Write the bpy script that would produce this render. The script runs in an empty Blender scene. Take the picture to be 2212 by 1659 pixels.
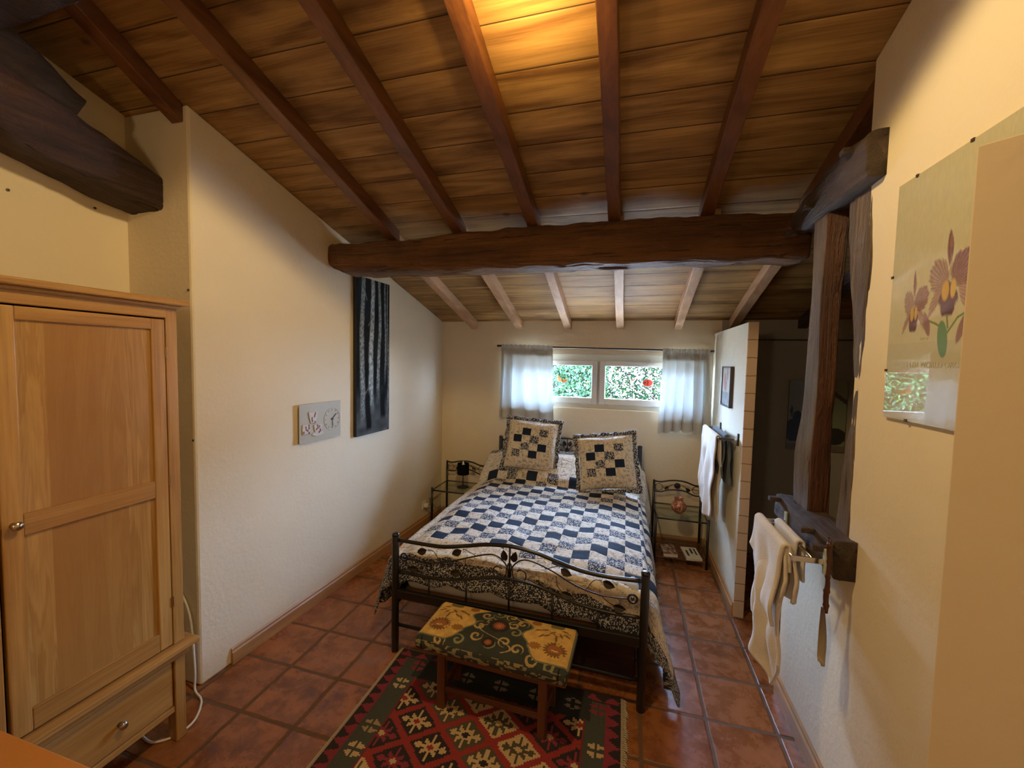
import bpy, bmesh, math, random
import numpy as np
from mathutils import Vector, Matrix, noise as mnoise

random.seed(7)
S = bpy.context.scene
COL = S.collection
PI = math.pi

# ------------------------------------------------------------------ camera
cam_d = bpy.data.cameras.new('camera')
cam = bpy.data.objects.new('camera', cam_d)
COL.objects.link(cam)
cam_d.sensor_width = 36.0
cam_d.lens = 36.0 * 889.6 / 2212.0
cam_d.clip_start = 0.05
YAW, PITCH, ROLL = -0.2725, -0.0568, 0.0210
_cy, _sy, _cp, _sp = math.cos(YAW), math.sin(YAW), math.cos(PITCH), math.sin(PITCH)
_f = Vector((_sy * _cp, _cy * _cp, _sp))
_r = Vector((_cy, -_sy, 0))
_u = _r.cross(_f)
_c, _s = math.cos(ROLL), math.sin(ROLL)
_R = _c * _r + _s * _u
_U = -_s * _r + _c * _u
cam.matrix_world = Matrix(((_R.x, _U.x, -_f.x, 1.799), (_R.y, _U.y, -_f.y, -2.171), (_R.z, _U.z, -_f.z, 1.777), (0, 0, 0, 1)))
S.camera = cam

# ------------------------------------------------------------------ world, lights, exposure
S.view_settings.view_transform = 'Standard'
S.view_settings.look = 'None'
S.view_settings.gamma = 1.0
S.view_settings.use_curve_mapping = False
S.view_settings.exposure = 0.15
w = bpy.data.worlds.new('sky')
S.world = w
w.use_nodes = True
bg = w.node_tree.nodes['Background']
bg.inputs[0].default_value = (0.43, 0.61, 1.0, 1)
bg.inputs[1].default_value = 110.0


def lamp(name, kind, loc, energy, color, size=0.1, rot=None, **kw):
    d = bpy.data.lights.new(name, kind)
    d.energy = energy
    d.color = color
    if kind == 'AREA':
        d.size = size
    elif kind != 'SUN':
        d.shadow_soft_size = size
    for k, v in kw.items():
        setattr(d, k, v)
    o = bpy.data.objects.new(name, d)
    o.location = loc
    if rot:
        o.rotation_euler = rot
    COL.objects.link(o)
    return o


# daylight portal in the window opening (samples the sky, adds no light of its own)
po = lamp('window_portal', 'AREA', (1.515, 2.50, 1.575), 1.0, (1, 1, 1), 2.0, (-PI / 2, 0, 0), shape='RECTANGLE', size_y=0.56)
po.data.cycles.is_portal = True
lamp('sun', 'SUN', (6, 6, 9), 110.0, (1.0, 0.94, 0.84), rot=(math.radians(-12), math.radians(32), 0), angle=0.01)
# ceiling fitting: a wide downlight square to the sloping ceiling and a little spill upward
_dn = Vector((0.0, -0.355, -0.935))
lamp('ceiling_lamp_light', 'SPOT', (1.40, -0.90, 2.93), 64, (1.0, 0.735, 0.35), 0.06, _dn.to_track_quat('-Z', 'Y').to_euler(), spot_size=math.radians(176), spot_blend=0.12)
lamp('ceiling_lamp_spill', 'SPOT', (1.42, -0.86, 2.84), 20, (1.0, 0.66, 0.24), 0.04, (-_dn).to_track_quat('-Z', 'Y').to_euler(), spot_size=math.radians(150), spot_blend=0.9)
lamp('rear_fill_light', 'POINT', (0.9, -3.6, 2.1), 28, (1.0, 0.78, 0.46), 0.12)  # unseen fill added behind the camera to brighten the room


# ------------------------------------------------------------------ material DSL
class NT:
    def __init__(s, name, rough=0.6, spec=0.5):
        s.m = bpy.data.materials.new(name)
        s.m.use_nodes = True
        s.t = s.m.node_tree
        s.b = s.t.nodes['Principled BSDF']
        s.out = s.t.nodes['Material Output']
        s.b.inputs['Roughness'].default_value = rough
        s.b.inputs['Specular IOR Level'].default_value = spec

    def n(s, typ, **kw):
        nd = s.t.nodes.new(typ)
        for k, v in kw.items():
            setattr(nd, k, v)
        return nd

    def put(s, sock, v):
        if isinstance(v, bpy.types.NodeSocket):
            s.t.links.new(v, sock)
        elif isinstance(v, (tuple, list)):
            sock.default_value = tuple(v) + ((1,) if len(v) == 3 and sock.type == 'RGBA' else ())
        else:
            sock.default_value = v

    def m_(s, op, a, b=0.0, c=0.0):
        nd = s.n('ShaderNodeMath', operation=op)
        for i, v in enumerate((a, b, c)):
            s.put(nd.inputs[i], v)
        return nd.outputs[0]

    def add(s, a, b): return s.m_('ADD', a, b)
    def sub(s, a, b): return s.m_('SUBTRACT', a, b)
    def mul(s, a, b): return s.m_('MULTIPLY', a, b)
    def gt(s, a, b): return s.m_('GREATER_THAN', a, b)
    def lt(s, a, b): return s.m_('LESS_THAN', a, b)

    def mix(s, f, a, b):
        nd = s.n('ShaderNodeMix', data_type='RGBA')
        s.put(nd.inputs[0], f)
        s.put(nd.inputs[6], a)
        s.put(nd.inputs[7], b)
        return nd.outputs[2]

    def co(s, kind='Object'):
        return s.n('ShaderNodeTexCoord').outputs[kind]

    def xyz(s, v):
        nd = s.n('ShaderNodeSeparateXYZ')
        s.put(nd.inputs[0], v)
        return nd.outputs

    def vec(s, x, y, z=0.0):
        nd = s.n('ShaderNodeCombineXYZ')
        for i, v in enumerate((x, y, z)):
            s.put(nd.inputs[i], v)
        return nd.outputs[0]

    def scale(s, v, sc):
        nd = s.n('ShaderNodeMapping')
        s.put(nd.inputs[0], v)
        nd.inputs[3].default_value = sc
        return nd.outputs[0]

    def noise(s, v, sc=5, det=4, rough=0.5, dist=0.0):
        nd = s.n('ShaderNodeTexNoise')
        s.put(nd.inputs['Vector'], v)
        nd.inputs['Scale'].default_value = sc
        nd.inputs['Detail'].default_value = det
        nd.inputs['Roughness'].default_value = rough
        nd.inputs['Distortion'].default_value = dist
        return nd.outputs[0]

    def vor(s, v, sc=5, feat='F1', out=0):
        nd = s.n('ShaderNodeTexVoronoi', feature=feat)
        s.put(nd.inputs['Vector'], v)
        nd.inputs['Scale'].default_value = sc
        return nd.outputs[out]

    def white(s, v):
        nd = s.n('ShaderNodeTexWhiteNoise', noise_dimensions='3D')
        s.put(nd.inputs[0], v)
        return nd.outputs[0]

    def ramp(s, f, stops):
        nd = s.n('ShaderNodeValToRGB')
        s.put(nd.inputs[0], f)
        e = nd.color_ramp.elements
        while len(e) < len(stops):
            e.new(0.5)
        for el, (p, c) in zip(e, stops):
            el.position = p
            el.color = (c, c, c, 1) if isinstance(c, (int, float)) else tuple(c) + (1,)
        return nd.outputs[0]

    def step(s, f, a, b):
        nd = s.n('ShaderNodeMapRange')
        s.put(nd.inputs[0], f)
        nd.inputs[1].default_value = a
        nd.inputs[2].default_value = b
        return nd.outputs[0]

    def col(s, v): s.put(s.b.inputs['Base Color'], v)
    def rough(s, v): s.put(s.b.inputs['Roughness'], v)

    def bump(s, h, strength=0.3, dist=0.01):
        nd = s.n('ShaderNodeBump')
        nd.inputs['Strength'].default_value = strength
        nd.inputs['Distance'].default_value = dist
        s.put(nd.inputs['Height'], h)
        s.t.links.new(nd.outputs[0], s.b.inputs['Normal'])


def plain(name, c, rough=0.5, metal=0.0, spec=0.5):
    N = NT(name, rough, spec)
    N.col(c)
    N.b.inputs['Metallic'].default_value = metal
    return N.m


def vcol_mat(name, rough=0.7, bumpy=0.0, coat=0.0):
    N = NT(name, rough)
    a = N.n('ShaderNodeVertexColor', layer_name='Col')
    N.col(a.outputs[0])
    if bumpy:
        N.bump(N.noise(N.co(), 400, 2), bumpy, 0.002)
    if coat:
        N.b.inputs['Coat Weight'].default_value = coat
        N.b.inputs['Coat Roughness'].default_value = 0.0
        N.b.inputs['Coat IOR'].default_value = 1.9
    return N.m


def plaster(name, c=(0.72, 0.60, 0.42), bs=0.28):
    N = NT(name, 0.85, 0.25)
    o = N.co()
    n1 = N.noise(o, 1.3, 4)
    N.col(N.mix(N.step(n1, 0.3, 0.75), tuple(k * 0.95 for k in c), c))
    h = N.add(N.noise(o, 3.5, 6, 0.6), N.mul(N.noise(o, 45, 3), 0.25))
    vz = N.vor(N.scale(o, (1, 1, 0.7)), 2.6, 'DISTANCE_TO_EDGE')
    h = N.add(h, N.mul(N.step(vz, 0.0, 0.02), 0.04))
    N.bump(h, bs, 0.02)
    return N.m


def wood(name, dark, light, axis=0, sc=1.0, rough=0.45, figure=1.0, knots=True, streak=0.35, coat=0.0):
    """grain runs along axis"""
    N = NT(name, rough)
    o = N.co()
    s_ = [9 * sc] * 3
    s_[axis] = 0.55 * sc
    v = N.scale(o, tuple(s_))
    n1 = N.noise(v, 1.6, 5, 0.55, 0.6)
    f_ = [60 * sc] * 3
    f_[axis] = 1.6 * sc
    n2 = N.noise(N.scale(o, tuple(f_)), 2.2, 4, 0.6)
    f = N.add(N.mul(n1, figure), N.mul(N.sub(n2, 0.5), streak))
    c = N.mix(N.step(f, 0.32, 0.72), dark, light)
    if knots:
        k_ = [3.2] * 3
        k_[axis] = 1.3
        kd = N.vor(N.scale(o, tuple(k_)), 1.0)
        c = N.mix(N.mul(N.sub(1.0, N.step(kd, 0.02, 0.09)), 0.75), c, tuple(k * 0.22 for k in dark))
    N.col(c)
    N.bump(n2, 0.15, 0.004)
    if coat:
        N.b.inputs['Coat Weight'].default_value = coat
        N.b.inputs['Coat Roughness'].default_value = 0.25
    return N.m


M = {}
M['plaster'] = plaster('cream_plaster', (0.79, 0.68, 0.495))
M['plaster_near'] = plaster('cream_plaster_smooth', (0.72, 0.60, 0.42), 0.10)
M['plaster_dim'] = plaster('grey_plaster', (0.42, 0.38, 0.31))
M['plaster_part'] = plaster('partition_plaster', (0.78, 0.72, 0.56))


def mk_ceiling():
    N = NT('ceiling_planks', 0.6, 0.35)
    x, y, z = N.xyz(N.co())
    bay = N.m_('FLOOR', N.m_('DIVIDE', N.sub(x, 1.2), 1.56))
    off = N.mul(N.white(N.vec(bay, 3.3, 1.0)), 0.12)
    t = N.m_('DIVIDE', N.add(N.add(y, 0.595), off), 0.187)
    row = N.m_('FLOOR', t)
    fr = N.m_('FRACT', t)
    e = N.m_('MINIMUM', fr, N.sub(1.0, fr))
    rnd = N.white(N.vec(row, bay, 5.0))
    v = N.vec(N.add(N.mul(x, 0.9), N.mul(rnd, 30.0)), N.mul(y, 9.0), N.mul(rnd, 7.0))
    n1 = N.noise(v, 1.3, 5, 0.55, 0.9)
    n2 = N.noise(N.vec(N.mul(x, 3.0), N.mul(y, 110.0), rnd), 1.5, 4, 0.6)
    f = N.add(n1, N.mul(N.sub(n2, 0.5), 0.4))
    c = N.mix(N.step(f, 0.3, 0.75), (0.16, 0.072, 0.018), (0.56, 0.33, 0.105))
    c = N.mix(N.mul(rnd, 0.35), c, (0.30, 0.15, 0.05))
    blot = N.noise(N.vec(N.mul(x, 1.5), N.mul(y, 4.0), rnd), 1.6, 4)
    c = N.mix(N.mul(N.step(blot, 0.54, 0.70), 0.6), c, (0.09, 0.035, 0.010))
    kd = N.vor(N.vec(N.mul(x, 1.9), N.mul(y, 2.7), 0.0), 1.0)
    c = N.mix(N.mul(N.sub(1.0, N.step(kd, 0.02, 0.07)), 0.85), c, (0.03, 0.012, 0.004))
    c = N.mix(N.sub(1.0, N.step(e, 0.006, 0.018)), c, (0.045, 0.018, 0.006))
    N.col(c)
    N.bump(N.add(N.mul(N.step(e, 0.0, 0.04), 1.0), N.mul(n2, 0.08)), 0.5, 0.006)
    return N.m


def mk_floor():
    N = NT('terracotta_tiles', 0.38)
    x, y, z = N.xyz(N.co())
    wob = N.noise(N.co(), 9.0, 3)
    wx = N.add(x, N.mul(N.sub(wob, 0.5), 0.012))
    wy = N.add(y, N.mul(N.sub(N.noise(N.scale(N.co(), (1, 1, 1)), 8.0, 3), 0.5), 0.012))
    tx, ty = N.m_('DIVIDE', wx, 0.32), N.m_('DIVIDE', wy, 0.32)
    fx, fy = N.m_('FRACT', tx), N.m_('FRACT', ty)
    ex = N.m_('MINIMUM', fx, N.sub(1.0, fx))
    ey = N.m_('MINIMUM', fy, N.sub(1.0, fy))
    e = N.m_('SMOOTH_MIN', ex, ey, 0.03)
    rnd = N.white(N.vec(N.m_('FLOOR', tx), N.m_('FLOOR', ty), 2.0))
    v = N.vec(N.add(x, N.mul(rnd, 9.0)), y, rnd)
    n1 = N.noise(v, 9.0, 8, 0.72, 0.3)
    n2 = N.noise(v, 2.6, 3)
    c = N.mix(N.step(n1, 0.36, 0.64), (0.13, 0.036, 0.009), (0.41, 0.150, 0.043))
    c = N.mix(N.mul(rnd, 0.4), c, (0.24, 0.075, 0.022))
    c = N.mix(N.mul(N.step(n2, 0.5, 0.75), 0.4), c, (0.40, 0.17, 0.062))
    g = N.step(e, 0.018, 0.038)
    c = N.mix(g, N.mix(N.noise(N.co(), 30, 3), (0.09, 0.045, 0.020), (0.17, 0.092, 0.042)), c)
    N.col(c)
    N.rough(N.add(N.mul(N.sub(1.0, g), 0.4), N.mul(n1, 0.55)))
    N.bump(N.add(g, N.mul(n1, 0.25)), 0.45, 0.008)
    return N.m


def mk_beam(name, dark, light, axis, rough=0.5):
    N = NT(name, rough)
    o = N.co()
    s1, s2 = [7.0] * 3, [30.0] * 3
    s1[axis] = 0.9
    s2[axis] = 0.9
    n1 = N.noise(N.scale(o, tuple(s1)), 1.3, 5, 0.6, 0.8)
    n2 = N.noise(N.scale(o, tuple(s2)), 1.2, 6, 0.7, 0.3)
    c = N.mix(N.step(n1, 0.3, 0.7), dark, light)
    crack = N.sub(1.0, N.step(n2, 0.33, 0.43))
    c = N.mix(N.mul(crack, 0.8), c, tuple(k * 0.12 for k in dark))
    N.col(c)
    N.bump(N.add(N.mul(n2, 1.0), N.mul(N.noise(o, 60, 3), 0.1)), 1.0, 0.03)
    return N.m


M['ceiling'] = mk_ceiling()
M['floor'] = mk_floor()
M['rafter'] = wood('stained_rafter', (0.10, 0.036, 0.011), (0.24, 0.090, 0.028), 1, 0.8, 0.4)
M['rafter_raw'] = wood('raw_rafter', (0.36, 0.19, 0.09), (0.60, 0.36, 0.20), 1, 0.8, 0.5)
M['beam'] = mk_beam('old_oak_beam', (0.070, 0.028, 0.009), (0.24, 0.105, 0.034), 0, 0.6)
M['beam_y'] = mk_beam('old_oak_plate', (0.045, 0.026, 0.014), (0.13, 0.082, 0.048), 1, 0.75)
M['beam_dark'] = mk_beam('dark_beam', (0.022, 0.010, 0.007), (0.085, 0.036, 0.020), 1, 0.7)
M['post'] = mk_beam('grey_post', (0.09, 0.055, 0.028), (0.23, 0.16, 0.10), 2, 0.38)
M['post_shaded'] = mk_beam('shaded_post', (0.05, 0.015, 0.007), (0.14, 0.05, 0.02), 2)  # darker red that paints shade onto the post front
M['oak'] = wood('honey_oak', (0.31, 0.150, 0.036), (0.52, 0.30, 0.095), 2, 1.1, 0.34, 1.0, False, 0.5, 0.3)
M['oak_h'] = wood('honey_oak_across', (0.31, 0.145, 0.034), (0.50, 0.28, 0.085), 1, 1.0, 0.34, 1.0, False, 0.5, 0.3)
M['desk'] = wood('orange_desk', (0.45, 0.17, 0.03), (0.60, 0.26, 0.055), 0, 0.7, 0.4, 0.6, False, 0.3, 0.3)
M['skirt'] = wood('pine_skirting', (0.36, 0.18, 0.065), (0.52, 0.30, 0.13), 1, 1.0, 0.4, 1.0, False)
M['skirt_x'] = wood('pine_skirting_x', (0.36, 0.18, 0.065), (0.52, 0.30, 0.13), 0, 1.0, 0.4, 1.0, False)
M['benchwood'] = wood('bench_wood', (0.07, 0.022, 0.010), (0.18, 0.065, 0.028), 0, 1.5, 0.35, 1.0, False)
M['benchleg'] = wood('bench_leg_wood', (0.07, 0.022, 0.010), (0.18, 0.065, 0.028), 2, 1.5, 0.35, 1.0, False)
M['slat'] = wood('pale_slat', (0.28, 0.15, 0.07), (0.42, 0.26, 0.14), 0, 1.5, 0.6, 1.0, False)
M['black'] = plain('black_metal', (0.010, 0.009, 0.008), 0.28, 0.0, 0.6)
M['blacksatin'] = plain('black_satin', (0.012, 0.010, 0.010), 0.55)
M['chrome'] = plain('chrome', (0.75, 0.76, 0.78), 0.16, 1.0)
M['brass'] = plain('aged_brass', (0.45, 0.30, 0.14), 0.35, 1.0)
M['pewter'] = plain('pewter_knob', (0.55, 0.50, 0.44), 0.25, 1.0)
M['white'] = plain('white_plastic', (0.80, 0.78, 0.72), 0.35)
M['winframe'] = plain('white_window_frame', (0.74, 0.72, 0.66), 0.35)
M['sheet'] = plain('white_sheet', (0.50, 0.49, 0.50), 0.9, 0, 0.1)
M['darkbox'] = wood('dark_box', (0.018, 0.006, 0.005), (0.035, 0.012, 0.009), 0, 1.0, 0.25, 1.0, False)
M['shade'] = plain('black_shade', (0.006, 0.006, 0.006), 0.9, 0, 0.1)
M['rod'] = plain('rod_black', (0.012, 0.010, 0.009), 0.4)
M['greenplate'] = plain('plate_green', (0.42, 0.48, 0.42), 0.4)
M['paper'] = plain('paper', (0.70, 0.66, 0.55), 0.7)
M['handdark'] = plain('clock_hand_black', (0.02, 0.018, 0.015), 0.4)
M['screw'] = plain('screw_dark', (0.06, 0.04, 0.03), 0.5)
M['terrace'] = plain('terrace_stone', (0.75, 0.72, 0.66), 0.8)
M['outwall'] = plain('outside_wall', (0.80, 0.75, 0.72), 0.9)
M['bulb'] = plain('bulb_white', (0.85, 0.82, 0.75), 0.3)



def thin_glass(name, tint, k):
    # thin pane: mostly see-through, mirror reflection growing at grazing angles
    N = NT(name)
    tp = N.n('ShaderNodeBsdfTransparent')
    tp.inputs[0].default_value = tint + (1,)
    gl = N.n('ShaderNodeBsdfGlossy')
    gl.inputs['Roughness'].default_value = 0.0
    lw = N.n('ShaderNodeLayerWeight')
    fac = N.add(k, N.mul(N.m_('POWER', lw.outputs['Facing'], 5.0), 1.0 - k))
    mx = N.n('ShaderNodeMixShader')
    N.t.links.new(fac, mx.inputs[0])
    N.t.links.new(tp.outputs[0], mx.inputs[1])
    N.t.links.new(gl.outputs[0], mx.inputs[2])
    N.t.links.new(mx.outputs[0], N.out.inputs[0])
    return N.m


M['glass'] = thin_glass('glass_pane', (0.97, 0.99, 0.98), 0.04)
M['shelfglass'] = thin_glass('shelf_glass', (0.90, 0.95, 0.93), 0.045)


def mk_sheer():
    N = NT('sheer_curtain', 0.9, 0.1)
    t = N.t
    tr = N.n('ShaderNodeBsdfTranslucent')
    tr.inputs[0].default_value = (0.19, 0.205, 0.20, 1)
    df = N.n('ShaderNodeBsdfDiffuse')
    df.inputs[0].default_value = (0.74, 0.72, 0.64, 1)
    tp = N.n('ShaderNodeBsdfTransparent')
    m1 = N.n('ShaderNodeMixShader')
    m1.inputs[0].default_value = 0.34
    m2 = N.n('ShaderNodeMixShader')
    m2.inputs[0].default_value = 0.005
    t.links.new(df.outputs[0], m1.inputs[1])
    t.links.new(tr.outputs[0], m1.inputs[2])
    t.links.new(m1.outputs[0], m2.inputs[1])
    t.links.new(tp.outputs[0], m2.inputs[2])
    t.links.new(m2.outputs[0], N.out.inputs[0])
    return N.m


M['sheer'] = mk_sheer()


def mk_leaf():
    N = NT('hedge_leaf', 0.9, 0.0)
    oi = N.n('ShaderNodeVertexColor', layer_name='Col')
    N.col(oi.outputs[0])
    return N.m


M['leaf'] = mk_leaf()


def fabric_nodes(N, uvv):
    """returns (light floral colour, small grey print colour, navy) sockets from a metric uv vector"""
    f1 = N.noise(uvv, 42, 3, 0.6, 1.2)
    f2 = N.noise(N.scale(uvv, (1.3, 1.1, 1)), 26, 2, 0.5, 0.8)
    base = N.mix(N.step(f1, 0.53, 0.60), (0.66, 0.58, 0.45), (0.30, 0.28, 0.27))
    base = N.mix(N.mul(N.step(f2, 0.58, 0.66), 0.55), base, (0.42, 0.25, 0.15))
    pr = N.vor(uvv, 120, 'F1')
    prt = N.mix(N.step(pr, 0.34, 0.50), (0.60, 0.57, 0.52), (0.035, 0.040, 0.062))
    nav = (0.014, 0.022, 0.042)
    return base, prt, nav


def mk_print():
    N = NT('ditsy_print', 0.9, 0.15)
    b, p, n = fabric_nodes(N, N.co('UV'))
    N.col(p)
    return N.m


M['print'] = mk_print()


def patch(N, uvv, i, j, mask):
    """diagonal patchwork: (i-j)%4==0 navy, ==2 print"""
    b, p, n = fabric_nodes(N, uvv)
    d = N.m_('FLOORED_MODULO', N.sub(N.m_('FLOOR', i), N.m_('FLOOR', j)), 4.0)
    isn = N.mul(N.m_('COMPARE', d, 0.0, 0.1), mask)
    isp = N.mul(N.m_('COMPARE', d, 2.0, 0.1), mask)
    c = N.mix(isn, b, n)
    return N.mix(isp, c, p), p


def inside(N, v, a, b):
    return N.mul(N.gt(v, a), N.lt(v, b))


def mk_quilt():
    N = NT('patchwork_quilt', 0.85, 0.2)
    uv = N.co('UV')
    s, t, _ = N.xyz(uv)
    i = N.m_('DIVIDE', N.sub(s, 0.607), 0.1013)
    j = N.m_('DIVIDE', N.sub(N.add(t, N.mul(N.sub(s, 0.658), 0.09)), 0.205), 0.094)
    mask = N.mul(inside(N, i, -1.0, 14.0), inside(N, j, 0.0, 16.0))
    c, p = patch(N, uv, i, j, mask)
    rim = N.sub(1.0, N.mul(inside(N, s, 0.26, 2.29), N.mul(N.gt(t, N.sub(0.060, N.mul(s, 0.055))), N.lt(t, 2.08))))
    N.col(N.mix(rim, c, p))
    q = N.noise(uv, 22, 3, 0.5, 0.5)
    fi = N.m_('FRACT', i)
    fj = N.m_('FRACT', j)
    e = N.m_('MINIMUM', N.m_('MINIMUM', fi, N.sub(1.0, fi)), N.m_('MINIMUM', fj, N.sub(1.0, fj)))
    N.bump(N.add(q, N.mul(N.step(e, 0.0, 0.10), 0.5)), 0.45, 0.01)
    return N.m


M['quilt'] = mk_quilt()


def mk_cushion():
    N = NT('patchwork_cushion', 0.9, 0.15)
    uv = N.co('UV')          # 0..1 across the cushion front, v up
    u, v, _ = N.xyz(uv)
    i = N.m_('DIVIDE', N.sub(u, 0.150), 0.170)
    j = N.m_('DIVIDE', N.sub(v, 0.235), 0.150)
    # rows counted from the bottom
    mask = N.mul(inside(N, i, 0.0, 4.0), inside(N, j, 0.0, 4.0))
    d = N.m_('FLOORED_MODULO', N.sub(N.m_('FLOOR', i), N.m_('FLOOR', j)), 4.0)
    b, p, n = fabric_nodes(N, N.scale(uv, (0.48, 0.48, 0.48)))
    isn = N.mul(N.m_('COMPARE', d, 2.0, 0.1), mask)
    isp = N.mul(N.m_('COMPARE', d, 0.0, 0.1), mask)
    N.col(N.mix(isp, N.mix(isn, b, n), p))
    N.bump(N.noise(uv, 14, 3, 0.5, 0.4), 0.35, 0.01)
    return N.m


M['cushion'] = mk_cushion()


def mk_terry(name, c):
    N = NT(name, 0.95, 0.1)
    N.col(N.mix(N.noise(N.co(), 60, 3), tuple(k * 0.85 for k in c), c))
    N.bump(N.noise(N.co(), 260, 3), 0.6, 0.004)
    N.b.inputs['Sheen Weight'].default_value = 0.3
    return N.m


M['towel_white'] = mk_terry('white_terry', (0.78, 0.70, 0.60))
M['towel_blue'] = mk_terry('slate_terry', (0.10, 0.13, 0.16))
M['vcol'] = vcol_mat('woven_colours', 0.9, 0.4)
M['vcol_paint'] = vcol_mat('painted_canvas', 0.9, 0.3)
M['vcol_paint'].node_tree.nodes['Principled BSDF'].inputs['Specular IOR Level'].default_value = 0.15
M['vcol_gloss'] = vcol_mat('print_under_glass', 0.6, 0.0, 1.0)


def mk_vase():
    N = NT('mosaic_glass_vase', 0.15)
    o = N.co()
    d = N.vor(o, 75, 'DISTANCE_TO_EDGE')
    cc = N.vor(o, 75, 'F1', 1)
    r = N.xyz(cc)[0]
    c = N.mix(r, (0.30, 0.06, 0.03), (0.60, 0.30, 0.16))
    N.col(N.mix(N.step(d, 0.03, 0.08), (0.05, 0.03, 0.02), c))
    return N.m


M['vase'] = mk_vase()


def mk_horn():
    N = NT('horn', 0.25)
    x, y, z = N.xyz(N.co())
    N.col(N.mix(N.step(z, 0.0, 0.22), (0.42, 0.33, 0.19), (0.10, 0.05, 0.025)))
    return N.m


M['horn'] = mk_horn()
M['bamboo'] = wood('bamboo_root', (0.05, 0.014, 0.006), (0.13, 0.04, 0.015), 2, 2, 0.3, 1, False)


def mk_endtile():
    N = NT('partition_end_blocks', 0.7)
    x, y, z = N.xyz(N.co())
    fr = N.m_('FRACT', N.m_('DIVIDE', N.add(z, N.mul(N.sub(N.noise(N.co(), 20, 2), 0.5), 0.012)), 0.122))
    e = N.m_('MINIMUM', fr, N.sub(1.0, fr))
    N.col(N.mix(N.step(e, 0.012, 0.04), (0.25, 0.16, 0.11), (0.62, 0.46, 0.34)))
    N.bump(N.step(e, 0.0, 0.05), 0.3, 0.004)
    return N.m


M['endtile'] = mk_endtile()


# ------------------------------------------------------------------ geometry helpers
def link(name, me, mat, parent=None):
    o = bpy.data.objects.new(name, me)
    COL.objects.link(o)
    if mat is not None and not me.materials:
        for m in (mat if isinstance(mat, (list, tuple)) else [mat]):
            me.materials.append(m)
    if parent is not None:
        o.parent = parent
    return o


def obj(name, bm, mat, parent=None, smooth=False, bevel=0.0, angle=0.6, solid=0.0, sub=0):
    bmesh.ops.recalc_face_normals(bm, faces=bm.faces)
    me = bpy.data.meshes.new(name)
    bm.to_mesh(me)
    bm.free()
    o = link(name, me, mat, parent)
    if solid:
        md = o.modifiers.new('s', 'SOLIDIFY')
        md.thickness = solid
        md.offset = 0
    if bevel:
        md = o.modifiers.new('b', 'BEVEL')
        md.width = bevel
        md.segments = 2
        md.limit_method = 'ANGLE'
        md.angle_limit = angle
    if sub:
        md = o.modifiers.new('u', 'SUBSURF')
        md.levels = sub
        md.render_levels = sub
    if smooth:
        for p in me.polygons:
            p.use_smooth = True
    return o


def tag(o, label, cat, group=None):
    o['label'] = label
    o['category'] = cat
    if group:
        o['group'] = group
    return o


def thing(name, loc, label, cat, rz=0.0, group=None):
    o = bpy.data.objects.new(name, None)
    o.empty_display_size = 0.1
    COL.objects.link(o)
    o.location = loc
    o.rotation_euler = (0, 0, rz)
    return tag(o, label, cat, group)


def settle(o):
    """move a single-mesh thing's origin to the base centre of its mesh"""
    me = o.data
    n = len(me.vertices)
    co = np.empty(n * 3)
    me.vertices.foreach_get('co', co)
    co = co.reshape(-1, 3)
    c = (co.min(0) + co.max(0)) / 2
    c[2] = co[:, 2].min()
    co -= c
    me.vertices.foreach_set('co', co.ravel())
    me.update()
    o.location = Vector(c) + o.location
    return o


def struct(name, bm, mat, parent=None, **kw):
    o = obj(name, bm, mat, parent, **kw)
    if parent is None:
        o['kind'] = 'structure'
    return o


def box(bm, a, b):
    x0, y0, z0 = a
    x1, y1, z1 = b
    v = [bm.verts.new(p) for p in ((x0, y0, z0), (x1, y0, z0), (x1, y1, z0), (x0, y1, z0), (x0, y0, z1), (x1, y0, z1), (x1, y1, z1), (x0, y1, z1))]
    for f in ((0, 3, 2, 1), (4, 5, 6, 7), (0, 1, 5, 4), (1, 2, 6, 5), (2, 3, 7, 6), (3, 0, 4, 7)):
        bm.faces.new([v[i] for i in f])
    return v


def B(*boxes):
    bm = bmesh.new()
    for a, b in boxes:
        box(bm, a, b)
    return bm


def prism(bm, pts, z0, z1):
    """pts: xy footprint; z0,z1 floats or functions of (x,y)"""
    f0 = z0 if callable(z0) else (lambda x, y: z0)
    f1 = z1 if callable(z1) else (lambda x, y: z1)
    lo = [bm.verts.new((x, y, f0(x, y))) for x, y in pts]
    hi = [bm.verts.new((x, y, f1(x, y))) for x, y in pts]
    n = len(pts)
    bm.faces.new(lo[::-1])
    bm.faces.new(hi)
    for i in range(n):
        bm.faces.new((lo[i], lo[(i + 1) % n], hi[(i + 1) % n], hi[i]))
    return bm


def tube(bm, pts, r, seg=8, cap=True, closed=False):
    pts = [Vector(p) for p in pts]
    n = len(pts)
    rr = r if isinstance(r, (list, tuple)) else [r] * n
    rings = []
    prev = None
    for i, p in enumerate(pts):
        if closed:
            d = pts[(i + 1) % n] - pts[i - 1]
        else:
            d = pts[min(i + 1, n - 1)] - pts[max(i - 1, 0)]
        if d.length < 1e-9:
            d = Vector((0, 0, 1))
        d.normalize()
        if prev is None:
            a = Vector((0, 0, 1)) if abs(d.z) < 0.9 else Vector((1, 0, 0))
            x = d.cross(a).normalized()
        else:
            x = (prev - d * prev.dot(d)).normalized()
        prev = x
        y = d.cross(x)
        rings.append([bm.verts.new(p + (x * math.cos(2 * PI * k / seg) + y * math.sin(2 * PI * k / seg)) * rr[i]) for k in range(seg)])
    for i in range(n if closed else n - 1):
        A, Bq = rings[i], rings[(i + 1) % n]
        for k in range(seg):
            bm.faces.new((A[k], A[(k + 1) % seg], Bq[(k + 1) % seg], Bq[k]))
    if cap and not closed:
        bm.faces.new(rings[0][::-1])
        bm.faces.new(rings[-1])
    return bm


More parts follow.
